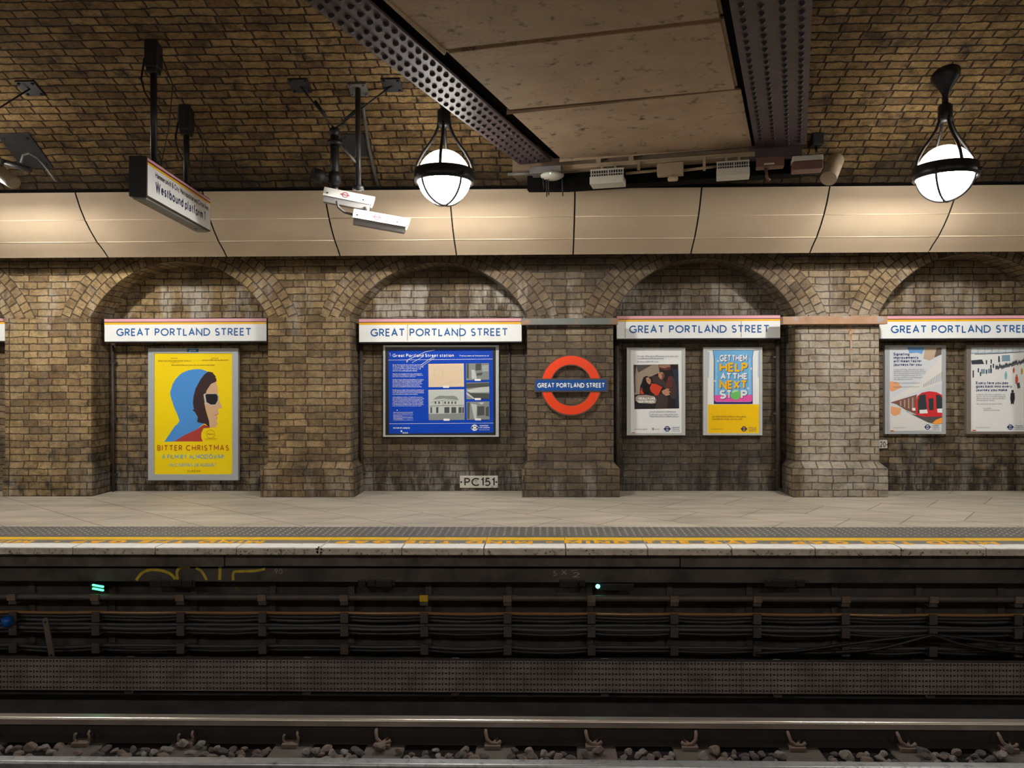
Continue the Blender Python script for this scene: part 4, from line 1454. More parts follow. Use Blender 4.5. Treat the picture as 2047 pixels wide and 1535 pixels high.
def tx4(m, Y):
    for s, y, x1 in (('Every fare you pay', 600, 1768), ('goes back into every', 648, 1815), ('journey you make', 696, 1752)):
        pxtext(m, s, *q4(1338, y), Y, 5.6, q4(x1, 0)[0], weight=0.1, gap=0.16, space=0.34)


pr.ink('headline', INK_BLUE, tx4)


def tx4b(m, Y):
    for y, x1 in ((740, 1735), (767, 1748), (794, 1740), (820, 1590), (868, 1700)):
        greek(m, q4(1345, 0)[0], q4(x1, 0)[0], q4(0, y)[1], Y, 2.4)
    greek(m, q4(1438, 0)[0], q4(1550, 0)[0], q4(0, 928)[1], Y, 2.4)
    greek(m, q4(1438, 0)[0], q4(1655, 0)[0], q4(0, 953)[1], Y, 2.4)
    greek(m, q4(1338, 0)[0], q4(1520, 0)[0], q4(0, 1188)[1], Y, 2.0)


pr.ink('small_print', GREY_PRINT, tx4b)
pr.ink('ring_emblem', INK_BLUE, lambda m, Y: tfl(m, Y, *q4(1806, 1184), 5.2, q4(1980, 0)[0]))
pr.ink('red_corner_tag', ink('tag_red', 0.7, 0.06, 0.03), lambda m, Y: polyp(m, c4((1290, 1222), (1340, 1222), (1338, 1234), (1292, 1238)), Y))

# ------------------------------------------------------------------ ring sign on the pilaster
RED = mat('sign_red', (0.76, 0.055, 0.012), 0.3)
BAR_BLUE = mat('bar_blue', (0.006, 0.07, 0.30), 0.3)
RIM = mat('sign_bronze_rim', (0.10, 0.07, 0.055), 0.45, 0.2)
Yr = Y_FRONT - 0.05
r = empty('ring_sign', P(1141.5, 831, Y_FRONT - 0.03), 'red ring sign with a blue name bar on the middle pilaster', 'sign')
ccx, ccy = 1141.5, 770.0


def ring_solid(m, r0, r1, Ya, Yb_, n=64):
    o = P(ccx, ccy, Yr)
    k = Yr / F
    pts = []
    for i in range(n):
        t = 2 * math.pi * i / n
        pts.append([(o.x + q * k * math.cos(t), yy, o.z + q * k * math.sin(t)) for q, yy in ((r0, Ya), (r1, Ya), (r1, Yb_), (r0, Yb_))])
    vs = [[m.bm.verts.new(p) for p in q] for q in pts]
    for i in range(n):
        a, b = vs[i], vs[(i + 1) % n]
        for q in range(4):
            m.bm.faces.new([a[q], a[(q + 1) % 4], b[(q + 1) % 4], b[q]])


m = MB()
ring_solid(m, 39.5, 61.5, Yr, Y_FRONT - 0.001)
m.build('ring_rim', RIM, r)
m = MB()
ring_solid(m, 41.5, 58.8, Yr - 0.004, Yr + 0.004)
m.build('ring', RED, r)
k = Yr / F
o = P(ccx, ccy, Yr)
m = MB()
m.box(o.x - 73.5 * k, o.x + 73.5 * k, Yr - 0.010, Y_FRONT - 0.002, o.z - 13.6 * k, o.z + 13.6 * k, bevel=0.002)
m.build('bar_rim', RIM, r)
m = MB()
m.box(o.x - 70.5 * k, o.x + 70.5 * k, Yr - 0.014, Yr, o.z - 11 * k, o.z + 11 * k)
bar = m.build('bar', BAR_BLUE, r)
m = MB()
write(m, 'GREAT PORTLAND STREET', (o.x - 67 * k, Yr - 0.0150, o.z - 4.8 * k), EX, EZ, 9.4 * k, 134 * k, weight=0.10, gap=0.14, space=0.45)
m.build('lettering', PAPER, bar)

# ------------------------------------------------------------------ number plates
M_PLATE = mat('old_white_plate', (0.52, 0.50, 0.46), 0.5, dirt=(0.12, 0.10, 0.08), dscale=16, dlo=0.56, dhi=0.7)
INK_K = mat('plate_black', (0.012, 0.012, 0.012), 0.5)


def plate(x0, y0, x1, y1, s, tx0, tx1, label):
    Yf = Y_BACK - 0.02
    a, b = P(x0, y1, Yf), P(x1, y0, Yf)
    m = MB()
    m.box(a.x, b.x, Yf, Y_BACK + 0.001, a.z, b.z, bevel=0.008)
    o = tag(m.build('number_plate', M_PLATE), label, 'plate')
    m = MB()
    kk = Yf / F
    ht = b.z - a.z
    write(m, s, (X(tx0, Yf), Yf - 0.001, a.z + ht * 0.16), EX, EZ, ht * 0.68, (tx1 - tx0) * kk, weight=0.085, gap=0.14, space=0.3)
    m.build('lettering', INK_K, o)
    return a, b, Yf, ht


a, b, Yf, ht = plate(919, 951, 995.5, 975.5, 'PC151', 927.5, 988.5, 'white number plate reading PC151 low on the brick wall')
o = bpy.data.objects['number_plate']
m = MB()
for q in (a.x + 0.02, b.x - 0.02):
    m.lathe([(0.012, 0), (0.012, 0.004), (0, 0.005)], (q, Yf, (a.z + b.z) / 2), 10, axis=Vector((0, -1, 0)))
m.build('screw', INK_K, o)
plate(1757.5, 879.5, 1774.5, 896.5, '20-', 1758.5, 1774, 'small white plate reading 20 beside the pale right pilaster')

# ------------------------------------------------------------------ riveted girders and the slab between them
M_GIRD = mat('plum_girder_paint', (0.088, 0.056, 0.064), 0.48, var=0.25, vscale=3, bump=0.12, bscale=60, spec=0.5)
M_RIVET = mat('rivet_paint', (0.026, 0.019, 0.026), 0.55, spec=0.35)
M_SLAB = mat('buff_concrete_soffit', (0.44, 0.325, 0.22), 0.85, var=0.12, vscale=3, dirt=(0.06, 0.042, 0.03), dscale=8, dlo=0.57, dhi=0.70, bump=0.5, bscale=22)
M_TAR = mat('black_joint', (0.005, 0.005, 0.0055), 0.95, spec=0.1)
ZG = 3.61
dv = ray(1592, 752)
gd = Vector((dv.x / dv.y, 1.0, 0)).normalized()      # way the girders run
gn = Vector((gd.y, -gd.x, 0))                         # across them, to the right


def gpt(o, s, t, z):
    q = o + gd * s + gn * t
    return Vector((q.x, q.y, z))


def frame_pts(px0, px1, py=150):
    a = PZ(px0, py, ZG)
    b = PZ(px1, py, ZG)
    return a, (b - a).dot(gn)


def girder(px0, px1, y_end, label, web_h=0.95):
    a, wd = frame_pts(px0, px1)
    s_end = (PZ((px0 + px1) / 2, y_end, ZG).y - a.y) / gd.y
    s0 = -4.2
    r = empty('steel_girder', gpt(a, 0, wd / 2, ZG), label, 'girder', 'riveted girders under the vault')

    def gbox(m, t0, t1, z0, z1, sa, sb):
        c = [gpt(a, s, t, z) for z in (z0, z1) for s, t in ((sa, t0), (sb, t0), (sb, t1), (sa, t1))]
        for q in ((0, 1, 2, 3), (4, 5, 6, 7), (0, 1, 5, 4), (1, 2, 6, 5), (2, 3, 7, 6), (3, 0, 4, 7)):
            m.face([c[i] for i in q])
    m = MB()
    gbox(m, 0, wd, ZG, ZG + 0.022, s0, s_end)
    m.build('bottom_flange', M_GIRD, r)
    m = MB()
    gbox(m, wd / 2 - 0.008, wd / 2 + 0.008, ZG + 0.022, ZG + web_h, s0, s_end)
    m.build('web', M_GIRD, r)
    for sg in (-1, 1):
        m = MB()
        t = wd / 2 + sg * 0.008
        gbox(m, min(t, t + sg * 0.11), max(t, t + sg * 0.11), ZG + 0.022, ZG + 0.036, s0, s_end)
        gbox(m, min(t, t + sg * 0.014), max(t, t + sg * 0.014), ZG + 0.036, ZG + 0.14, s0, s_end)
        m.build('angle_iron', M_GIRD, r)
    # rivets: four rows; the hundred nearest the camera's view are pieces of their own
    pos = []
    step = 0.105
    n = int((s_end - s0) / step)
    for i in range(n):
        s = s_end - 0.14 - i * step
        for j, ft in enumerate((0.13, 0.37, 0.63, 0.87)):
            pos.append((s + (step / 2 if j in (1, 2) else 0), ft * wd))

    def dome(m, c):
        m.lathe([(0.021, 0.0), (0.0195, -0.008), (0.013, -0.016), (0.006, -0.019), (0, -0.0195)], c, 10)
    vis = sorted(((p, gpt(a, p[0], p[1], ZG)) for p in pos), key=lambda q: q[1].y)
    inview = [q for q in vis if q[1].y > 4.25]
    own = inview[:100]
    m = MB()
    dome(m, own[0][1])
    bmo = m.build('rivet', M_RIVET, r)
    base = own[0][1]
    for p, w_ in own[1:]:
        q = bmo.copy()
        COL.objects.link(q)
        q.location = w_ - base
    m = MB()
    ids = set(id(q) for q in own)
    for q in vis:
        if id(q) not in ids:
            dome(m, q[1])
    o = m.build('rivets', M_RIVET, r)
    o['kind'] = 'stuff'
    return a, wd, s_end


gl, wl, sl = girder(803.5, 905, 331, 'purple-brown riveted girder slanting across the top middle of the vault')
gr, wr, sr = girder(1484, 1618, 298, 'purple-brown riveted girder beside the right edge of the concrete slab')
# slab panels, with open joints, hung between the two girders; the joints run a little off square
jv = ray(-5007, 752)
en = Vector((-jv.x, -jv.y, 0)).normalized()
ep = Vector((-en.y, en.x, 0))
EK = en.dot(gn)


def spt(s, t, z):
    q = gl + gd * s + en * t
    return Vector((q.x, q.y, z))


tl, tr = (wl + 0.09) / EK, ((gr - gl).dot(gn) - 0.055) / EK
s_off = (gr - gl).dot(gd)
q = PZ(1300, 311, ZG) - gl
send = q.dot(gd) - q.dot(gn) / EK * en.dot(gd)
joints = []
for px, py in ((1200, 74), (1230, 208)):
    q = PZ(px, py, ZG)
    joints.append((q - gl).dot(gd) - (q - gl).dot(gn) / EK * en.dot(gd))
edges = [-4.2, joints[0] - 1.45, joints[0], joints[1], send]
SLB = ['', 'buff concrete ceiling slab at the top edge between the girders', 'buff concrete ceiling slab in the middle between the girders', 'buff concrete ceiling slab nearest the wall between the girders']
for i, (a, b) in enumerate(zip(edges[:-1], edges[1:])):
    m = MB()
    c = [spt(s, t, z) for z in (ZG + 0.02, ZG + 0.2) for s, t in ((a + 0.012, tl), (b - 0.012, tl), (b - 0.012, tr), (a + 0.012, tr))]
    for q in ((0, 1, 2, 3), (4, 5, 6, 7), (0, 1, 5, 4), (1, 2, 6, 5), (2, 3, 7, 6), (3, 0, 4, 7)):
        m.face([c[k] for k in q])
    bmesh.ops.recalc_face_normals(m.bm, faces=m.bm.faces[:])
    bmesh.ops.remove_doubles(m.bm, verts=m.bm.verts[:], dist=1e-5)
    bmesh.ops.bevel(m.bm, geom=m.bm.edges[:], offset=0.022, segments=3, affect='EDGES')
    struct(m.build('ceiling_slab', M_SLAB), SLB[i] or None)
m = MB()
c = [spt(s, t, z) for z in (ZG + 0.06, ZG + 0.22) for s, t in ((-4.2, wl / EK - 0.01), (send + 0.1, wl / EK - 0.01), (send + 0.1, tr + 0.045), (-4.2, tr + 0.045))]
for q in ((0, 1, 2, 3), (4, 5, 6, 7), (0, 1, 5, 4), (1, 2, 6, 5), (2, 3, 7, 6), (3, 0, 4, 7)):
    m.face([c[k] for k in q])
struct(m.build('ceiling_deck', M_TAR), 'black deck above the slab joints')
# lintel closing the opening at the wall end
M_LINT = mat('buff_lintel', (0.22, 0.16, 0.105), 0.8, var=0.15, vscale=5)


O2 = gl + gd * send - ep * send


def sbox(m, s0, s1, t0, t1, z0, z1, bevel=0.0):
    Mx = Matrix.Translation((O2.x, O2.y, 0)) @ Matrix(((en.x, ep.x, 0, 0), (en.y, ep.y, 0, 0), (0, 0, 1, 0), (0, 0, 0, 1)))
    m.box(t0, t1, s0, s1, z0, z1, bevel=bevel, M=Mx)


def ept(s, t, z):
    q = O2 + ep * s + en * t
    return Vector((q.x, q.y, z))


t_end = tr + wr + 0.02
m = MB()
sbox(m, send + 0.06, send + 0.30, -0.1, tr, ZG - 0.09, ZG + 0.5)
lint = struct(m.build('trim_4', M_LINT), 'buff lintel closing the ceiling opening')
m = MB()
sbox(m, send + 0.10, send + 0.28, 0.05, t_end, ZG - 0.24, ZG - 0.09)
struct(m.build('trim_5', M_TAR), 'black bearing beam under the lintel')
m = MB()
sbox(m, send + 0.02, send + 0.30, tr, t_end, ZG - 0.10, ZG + 0.6)
struct(m.build('trim_6', M_GIRD), 'dark bearing block at the end of the right girder')

m = MB()
m.box(XL, XR, 7.99, 8.16, 3.395, 3.452, bevel=0.006)
struct(m.build('trim_11', M_TAR), 'black ledge along the top of the cladding')

# ------------------------------------------------------------------ equipment below the lintel
M_BEIGE_MET = mat('beige_trunking', (0.40, 0.31, 0.21), 0.5, var=0.1, vscale=10)
M_BOX_W = mat('off_white_plastic', (0.62, 0.60, 0.54), 0.4)
M_BROWN_MET = mat('red_brown_metal', (0.16, 0.075, 0.055), 0.45, var=0.15)
M_GREY_MET = mat('grey_galvanised', (0.20, 0.195, 0.19), 0.5, 0.3, var=0.2)


def t_of(px, py, s):
    """position across the opening of a photo pixel on the vertical plane gl + s*gd"""
    d = ray(px, py)
    o0 = Vector((0, 0, CAM_Z))
    t = ((O2 - o0).dot(ep) + s) / d.dot(ep)
    q = o0 + d * t
    return (q - O2).dot(en), q.z


S_EQ = send + 0.03
m = MB()
ta, za = t_of(1118, 334, S_EQ)
tb, zb2 = t_of(1509, 312, S_EQ)
zt = (za + zb2) / 2
sbox(m, S_EQ - 0.03, S_EQ + 0.03, ta, tb, zt - 0.022, zt + 0.022, 0.003)
sbox(m, S_EQ - 0.036, S_EQ - 0.03, ta, tb, zt - 0.004, zt + 0.004)
tray = tag(m.build('cable_tray', M_BEIGE_MET), 'long beige cable trunking under the far edge of the concrete slab', 'trunking')
for px in (1197, 1262):
    m = MB()
    t_, z_ = t_of(px, 318, S_EQ)
    sbox(m, S_EQ - 0.02, S_EQ + 0.04, t_ - 0.025, t_ + 0.025, zt + 0.02, ZG + 0.02, 0.003)
    m.build('hanger', M_BEIGE_MET, tray)
S_UN = send + 0.05


def eq_box(x0, y0, x1, y1, name, mm, label, cat, depth=0.14, tilt=0.0, hung=True):
    ta, za_ = t_of(x0, (y0 + y1) / 2, S_UN)
    tb, _ = t_of(x1, (y0 + y1) / 2, S_UN)
    _, z1 = t_of((x0 + x1) / 2, y0, S_UN)
    _, z0 = t_of((x0 + x1) / 2, y1, S_UN)
    c = ept(S_UN - depth / 2, (ta + tb) / 2, 0)
    r = empty(name, (c.x, c.y, z0), label, cat)
    return r, ta, tb, z0, z1


def vent_box(x0, y0, x1, y1, label):
    r, ta, tb, z0, z1 = eq_box(x0, y0, x1, y1, 'ventilated_box', M_BOX_W, label, 'equipment box')
    h = z1 - z0
    m = MB()
    sbox(m, S_UN - 0.20, S_UN, ta, tb, z0, z0 + h * 0.50, 0.006)
    m.build('housing', M_BOX_W, r)
    m = MB()
    n = 14
    sbox(m, S_UN - 0.15, S_UN, ta + 0.015, tb - 0.015, z0 + h * 0.48, z0 + h * 0.97)
    m.build('vent_core', BLACK, r)
    m = MB()
    for i in range(n):
        t = ta + 0.01 + (tb - ta - 0.02) * i / (n - 1)
        wdt = 0.005 if i not in (0, n // 2, n - 1) else 0.012
        sbox(m, S_UN - 0.16, S_UN - 0.145, t - wdt / 2, t + wdt / 2, z0 + h * 0.46, z0 + h)
    sbox(m, S_UN - 0.162, S_UN - 0.145, ta, tb, z0 + h * 0.93, z0 + h * 1.02)
    sbox(m, S_UN - 0.160, S_UN - 0.147, ta, tb, z0 + h * 0.70, z0 + h * 0.74)
    m.build('vent_grille', M_BOX_W, r)
    for q in (0.3, 0.7):
        m = MB()
        t = ta + (tb - ta) * q
        sbox(m, S_UN - 0.05, S_UN - 0.03, t - 0.012, t + 0.012, z0 + h, zt + 0.0)
        m.build('bracket', M_BEIGE_MET, r)
    return r


vent_box(1185, 346, 1251, 376, 'white ventilated equipment box left of the junction box under the slab')
vent_box(1432, 331, 1497, 361, 'white ventilated equipment box at the right end of the beige trunking')
# conduit with a junction box and a small spotlight
r, ta, tb, z0, z1 = eq_box(1315, 331, 1367, 355, 'junction_box', M_BEIGE_MET, 'beige junction box with conduits and a small spotlight under the slab', 'junction box')
m = MB()
sbox(m, S_UN - 0.12, S_UN - 0.02, ta, tb, z0, z1, 0.006)
m.build('housing', M_BEIGE_MET, r)
for (pa, pb) in (((1252, 350), (1316, 344)), ((1366, 344), (1432, 336))):
    m = MB()
    t0_, za_ = t_of(*pa, S_UN)
    t1_, zb_ = t_of(*pb, S_UN)
    m.tube([ept(S_UN - 0.06, t0_, za_), ept(S_UN - 0.06, t1_, zb_)], 0.014, 8)
    m.build('conduit', M_BEIGE_MET, r)
m = MB()
t0_, za_ = t_of(1343, 356, S_UN)
t1_, zb_ = t_of(1352, 362, S_UN)
m.tube([ept(S_UN - 0.08, t0_, z0 + 0.005), ept(S_UN - 0.08, t0_, z0 - 0.02)], 0.014, 8)
m.tube([ept(S_UN - 0.06, t0_ - 0.02, z0 - 0.03), ept(S_UN - 0.14, t0_ + 0.05, z0 - 0.05)], 0.024, 12)
m.build('spotlight', M_BEIGE_MET, r)
for i, px in enumerate((1278, 1408)):
    m = MB()
    t_, z_ = t_of(px, 338, S_UN)
    sbox(m, S_UN - 0.075, S_UN - 0.045, t_ - 0.014, t_ + 0.014, z_ - 0.03, zt)
    m.build('bracket', M_BEIGE_MET, r)
# red-brown bracket with a hanging stem
r, ta, tb, z0, z1 = eq_box(1510, 331, 1565, 341, 'pipe_bracket', M_BROWN_MET, 'red-brown bracket with a hanging stem below the right girder', 'bracket')
m = MB()
sbox(m, S_UN - 0.16, S_UN - 0.03, ta, tb, z0, z1 + 0.04, 0.004)
m.build('shelf_plate', M_BROWN_MET, r)
m = MB()
sbox(m, S_UN - 0.168, S_UN - 0.16, ta + 0.07, tb - 0.09, z0 + 0.015, z0 + 0.028)
m.build('pale_strip', M_BOX_W, r)
m = MB()
t_, zl = t_of(1532, 366, S_UN)
m.tube([ept(S_UN - 0.09, t_ - 0.01, z0), ept(S_UN - 0.09, t_, zl + 0.03), ept(S_UN - 0.09, t_ + 0.025, zl)], 0.014, 8)
m.build('stem', M_BROWN_MET, r)
# white and brown unit
r, ta, tb, z0, z1 = eq_box(1580, 315, 1640, 349, 'emergency_light', M_BOX_W, 'white and red-brown light unit under the end of the right girder', 'light unit')
m = MB()
h = z1 - z0
sbox(m, S_UN - 0.20, S_UN - 0.02, ta, tb, z0, z0 + h * 0.5, 0.012)
m.build('housing', M_BROWN_MET, r)
m = MB()
sbox(m, S_UN - 0.20, S_UN - 0.02, ta, tb, z0 + h * 0.5, z0 + h * 0.8, 0.008)
m.build('cover', M_BOX_W, r)
for q in (0.42, 0.85):
    m = MB()
    t = ta + (tb - ta) * q
    sbox(m, S_UN - 0.08, S_UN - 0.05, t - 0.015, t + 0.015, z0 + h * 0.8, ZG - 0.09)
    m.build('bracket', M_GREY_MET, r)
# oval white sensor with grey box and pipe
r, ta, tb, z0, z1 = eq_box(1083, 346, 1133, 364, 'smoke_sensor', M_BOX_W, 'oval white sensor with a green lamp at the foot of the left girder', 'sensor')
m = MB()
cs = ept(S_UN - 0.10, (ta + tb) / 2, z0 + 0.045)
m.lathe([(0, -0.045), (0.07, -0.040), (0.115, -0.018), (0.12, 0.0), (0.10, 0.014), (0, 0.016)], cs, 20)
m.build('housing', M_BOX_W, r)
m = MB()
m.lathe([(0, -0.006), (0.005, 0), (0, 0.006)], (cs.x - 0.02, cs.y - 0.118, cs.z - 0.012), 8)
m.build('indicator_lamp', mat('green_indicator', (0.1, 0.5, 0.2), 0.4, emit=(0.2, 1.0, 0.4), estr=2.0), r)
m = MB()
sbox(m, S_UN - 0.15, S_UN + 0.02, ta - 0.09, tb - 0.03, z0 + 0.062, z0 + 0.13, 0.004)
m.build('back_box', M_GREY_MET, r)
m = MB()
t0_, za_ = t_of(1018, 345, S_UN)
m.tube([ept(S_UN - 0.05, t0_, z0 + 0.10), ept(S_UN - 0.05, ta - 0.08, z0 + 0.095)], 0.016, 8)
m.build('conduit', M_GREY_MET, r)
# tan loudspeaker tube and small black box on the vault at the right
m = MB()
a_, b_ = P(1672, 318, 7.55), P(1656, 357, 7.35)
m.tube([a_, a_ + (b_ - a_) * 0.04, b_], 0.075, 20, radii=[0.07, 0.078, 0.078])
o = tag(m.build('horn_speaker', M_BEIGE_MET), 'tan tubular loudspeaker hanging right of the girder end', 'loudspeaker')
m = MB()
q = on_vault(1677, 312)
m.tube([a_, q + Vector((0, 0, 0.02))], 0.016, 8)
m.build('bracket', M_GREY_MET, o)
m = MB()
q = on_vault(1629, 281)
m.box(q.x - 0.055, q.x + 0.055, q.y - 0.10, q.y + 0.06, q.z - 0.07, q.z + 0.05, 0.006)
o = tag(m.build('terminal_box', BLACK), 'small black box on the brick beside the right girder', 'box')
m = MB()
m.tube([(q.x, q.y - 0.03, q.z - 0.07), (q.x + 0.01, q.y - 0.03, q.z - 0.15)], 0.012, 8)
m.build('cable_stub', BLACK, o)
# loose wires hanging by the sensor
m = MB()
for px, y1 in ((1086, 378), (1092, 393), (1096, 390), (1124, 392)):
    a_ = P(px, 356, 7.62)
    b_ = P(px + 1, y1, 7.62)
    m.tube([a_ + Vector((0, 0.03, 0.06)), a_, b_], 0.006, 6)
tag(m.build('loose_wires', BLACK), 'black loose wire ends hanging below the oval white sensor', 'wires')

# ------------------------------------------------------------------ globe lamps
M_IRON = mat('lamp_iron', (0.018, 0.018, 0.020), 0.38, 0.2)


def glass(name, clear, glow, col):
    """frosted lamp glass: lets part of the bulb's light straight through and glows with the part it scatters"""
    m = bpy.data.materials.new(name)
    m.use_nodes = True
    nt = m.node_tree
    nt.nodes.clear()
    o = nt.nodes.new('ShaderNodeOutputMaterial')
    ad = nt.nodes.new('ShaderNodeAddShader')
    tr = nt.nodes.new('ShaderNodeBsdfTransparent')
    tr.inputs[0].default_value = (clear, clear, clear, 1)
    em = nt.nodes.new('ShaderNodeEmission')
    em.inputs[0].default_value = (*col, 1)
    em.inputs[1].default_value = glow
    nt.links.new(tr.outputs[0], ad.inputs[0])
    nt.links.new(em.outputs[0], ad.inputs[1])
    nt.links.new(ad.outputs[0], o.inputs[0])
    return m


BULB = mat('lit_bulb', (0.9, 0.9, 0.9), 0.3, emit=(1.0, 0.945, 0.85), estr=LAMP_BULB)
BULB_NEAR = mat('lit_bulb_near_row', (0.9, 0.9, 0.9), 0.3, emit=(1.0, 0.945, 0.85), estr=LAMP_NEAR)
GLASS_LO = glass('frosted_glass_lower', 0.7, GLOW_LOW, (1.0, 0.96, 0.88))
GLASS_UP = glass('frosted_glass_upper', 0.025, GLOW_TOP, (1.0, 0.93, 0.80))
R_G = 0.245


def make_lamp(c, label, glow=None, top_z=None):
    c = Vector(c)
    r = empty('globe_lamp', c, label, 'lamp', 'globe lamps hanging over the platforms')
    prof = [(R_G * math.cos(math.radians(a)) * (1.0 if a > 0 else 1.0), R_G * math.sin(math.radians(a)) * (1.06 if a > 0 else 1.0)) for a in range(-90, 91, 9)]
    lo = [(rr, h) for rr, h in prof if h <= 1e-6]
    up = [(rr, h) for rr, h in prof if h >= -1e-6]
    m = MB()
    m.lathe(lo, c, 32)
    bmesh.ops.recalc_face_normals(m.bm, faces=m.bm.faces[:])
    m.build('lower_globe', GLASS_LO, r)
    m = MB()
    m.lathe([(0.06 * math.cos(math.radians(t)), 0.06 * math.sin(math.radians(t)) - 0.02) for t in range(-90, 91, 18)], c, 16)
    m.build('bulb', glow or BULB, r)
    m = MB()
    m.lathe(up, c, 32)
    m.build('upper_globe', GLASS_UP, r)
    m = MB()
    ro = R_G + 0.030
    m.lathe([(R_G + 0.004, -0.042), (ro, -0.046), (ro + 0.003, 0.0), (ro, 0.070), (R_G + 0.004, 0.066), (R_G + 0.004, -0.042)], c, 40)
    m.build('ring_band', M_IRON, r)
    for k in range(4):
        a = math.radians(90 * k - 90)
        d = Vector((math.cos(a), math.sin(a), 0))
        m = MB()
        pts = []
        for rr, h in ((0.272, 0.06), (0.245, 0.15), (0.195, 0.24), (0.135, 0.32), (0.085, 0.40), (0.055, 0.48), (0.045, 0.56), (0.043, 0.60)):
            pts.append(c + d * rr + Vector((0, 0, h)))
        m.tube(pts, 0.014, 8)
        m.build('strap', M_IRON, r)
        a += math.radians(45)
        d = Vector((math.cos(a), math.sin(a), 0))
        m = MB()
        m.tube([c + d * (R_G + 0.006) * math.cos(math.radians(t)) + Vector((0, 0, (R_G + 0.006) * math.sin(math.radians(t)))) for t in range(-90, 5, 10)], 0.012, 6)
        m.build('cage_rib', M_IRON, r)
        m = MB()
        m.lathe([(0.016, -0.02), (0.016, 0.02), (0, 0.024)], c + d * (ro + 0.004) + Vector((0, 0, -0.005)), 8, axis=d)
        m.build('lug', M_IRON, r)
    m = MB()
    m.lathe([(0, 0.47), (0.05, 0.475), (0.062, 0.50), (0.062, 0.62), (0.045, 0.64), (0, 0.64)], c, 16)
    m.build('collar', M_IRON, r)
    zt_ = (top_z if top_z is not None else vault_z(c.y)) - c.z
    m = MB()
    m.tube([c + Vector((0, 0, 0.63)), c + Vector((0, 0, zt_))], 0.027, 12)
    m.build('stem', M_IRON, r)
    m = MB()
    m.lathe([(0.03, zt_ - 0.17), (0.05, zt_ - 0.13), (0.12, zt_ - 0.03), (0.135, zt_ + 0.06), (0, zt_ + 0.06)], c, 20)
    m.build('ceiling_rose', M_IRON, r)
    return r


Y_L = 6.95
cL = P(888, 356, Y_L)
cR = P(1890, 348, Y_L)
zl_ = (cL.z + cR.z) / 2
dxl = cR.x - cL.x
LL = {-2: 'lit white globe lamp beyond the left edge of the photo, second out', -1: 'lit white globe lamp just beyond the left edge of the photo', 0: 'lit white globe lamp in a black cage beside the slanting girder',
      1: 'lit white globe lamp in a black cage at the right under open brick vault', 2: 'lit white globe lamp beyond the right edge of the photo'}
for k in range(-2, 3):
    make_lamp((cL.x + dxl * k, Y_L, zl_), LL[k])
for k in range(-1, 3):
    make_lamp((cL.x + dxl * (k - 0.5), 2 * Y_CENTRE - Y_L, zl_), 'lit white globe lamp over the near platform, ' + ORD[k + 1] + ' along', BULB_NEAR)

# ------------------------------------------------------------------ hanging platform sign
D1, D2 = 6.2, 7.7
n0, n1 = P(296, 318, D1), P(296, 390, D1)
f0, f1 = P(421, 398, D2), P(421, 461, D2)
zt_, zb_ = n0.z, n1.z
zt_ = (n0.z + f0.z) / 2
zb_ = (n1.z + f1.z) / 2
A_, B_ = Vector((n0.x, D1, 0)), Vector((f0.x, D2, 0))
ud = (B_ - A_)
LEN = ud.length
ud.normalize()
un = Vector((ud.y, -ud.x, 0))        # faces the camera side (+x)
TH = abs(P(260, 350, D1).x - P(296, 350, D1).x)
r = empty('platform_sign', ((A_ + B_) / 2) - un * TH / 2 + Vector((0, 0, zb_)), 'hanging black-cased platform sign seen at an angle, lettered Westbound platform 1', 'sign')
MX = Matrix.Translation((A_.x, A_.y, 0)) @ Matrix(((ud.x, un.x, 0, 0), (ud.y, un.y, 0, 0), (0, 0, 1, 0), (0, 0, 0, 1)))
m = MB()
m.box(-0.012, LEN + 0.012, -TH, -0.004, zb_ - 0.012, zt_ + 0.012, bevel=0.006, M=MX)
m.build('casing', SATIN_BLACK, r)
m = MB()
m.box(0.02, LEN - 0.02, -TH + 0.02, -0.022, zb_ - 0.028, zb_ - 0.010, bevel=0.004, M=MX)
m.build('bottom_tray', M_GREY_MET, r)
m = MB()
m.tube([MX @ Vector((LEN * 0.86, -TH / 2, zb_ - 0.025)), MX @ Vector((LEN * 0.86, -TH / 2, zb_ - 0.042))], 0.02, 12)
m.build('lock', M_GREY_MET, r)
LITFACE = mat('sign_face_white', (0.74, 0.75, 0.76), 0.3)
for side in (0, 1):
    if side == 0:
        o0, ux, nn = A_.copy(), ud.copy(), un.copy()
    else:
        o0, ux, nn = B_ - un * (TH + 0.004), -ud, -un
    m = MB()
    hh = zt_ - zb_

    def fq(m, u0, u1, v0, v1, off):
        m.face([o0 + ux * u0 + nn * off + EZ * v0, o0 + ux * u1 + nn * off + EZ * v0, o0 + ux * u1 + nn * off + EZ * v1, o0 + ux * u0 + nn * off + EZ * v1])
    fq(m, 0.0, LEN, zb_, zt_, -0.003)
    face = m.build('face_panel', LITFACE, r)
    for nm, mt, q0, q1 in (('pink_stripe', PINK, 0.0, 0.07), ('plum_stripe', PLUM, 0.07, 0.11), ('yellow_stripe', SIGN_YELLOW, 0.11, 0.17)):
        m = MB()
        fq(m, 0.0, LEN, zt_ - hh * q1, zt_ - hh * q0, -0.002)
        m.build(nm, mt, face)
    m = MB()
    write(m, 'Hammersmith & City, Metropolitan and Circle lines', o0 + ux * (0.10 * LEN) + nn * -0.0015 + EZ * (zb_ + hh * 0.60), ux, EZ, hh * 0.17, LEN * 0.86, weight=0.095, gap=0.16, space=0.34)
    m.build('line_names', SIGN_BLUE if False else mat('sign_ink_black', (0.012, 0.016, 0.03), 0.4), face)
    m = MB()
    write(m, 'Westbound platform 1', o0 + ux * (0.10 * LEN) + nn * -0.0015 + EZ * (zb_ + hh * 0.22), ux, EZ, hh * 0.30, LEN * 0.80, weight=0.10, gap=0.16, space=0.34)
    m.build('headline', mat('sign_ink_navy', (0.012, 0.03, 0.10), 0.4), face)


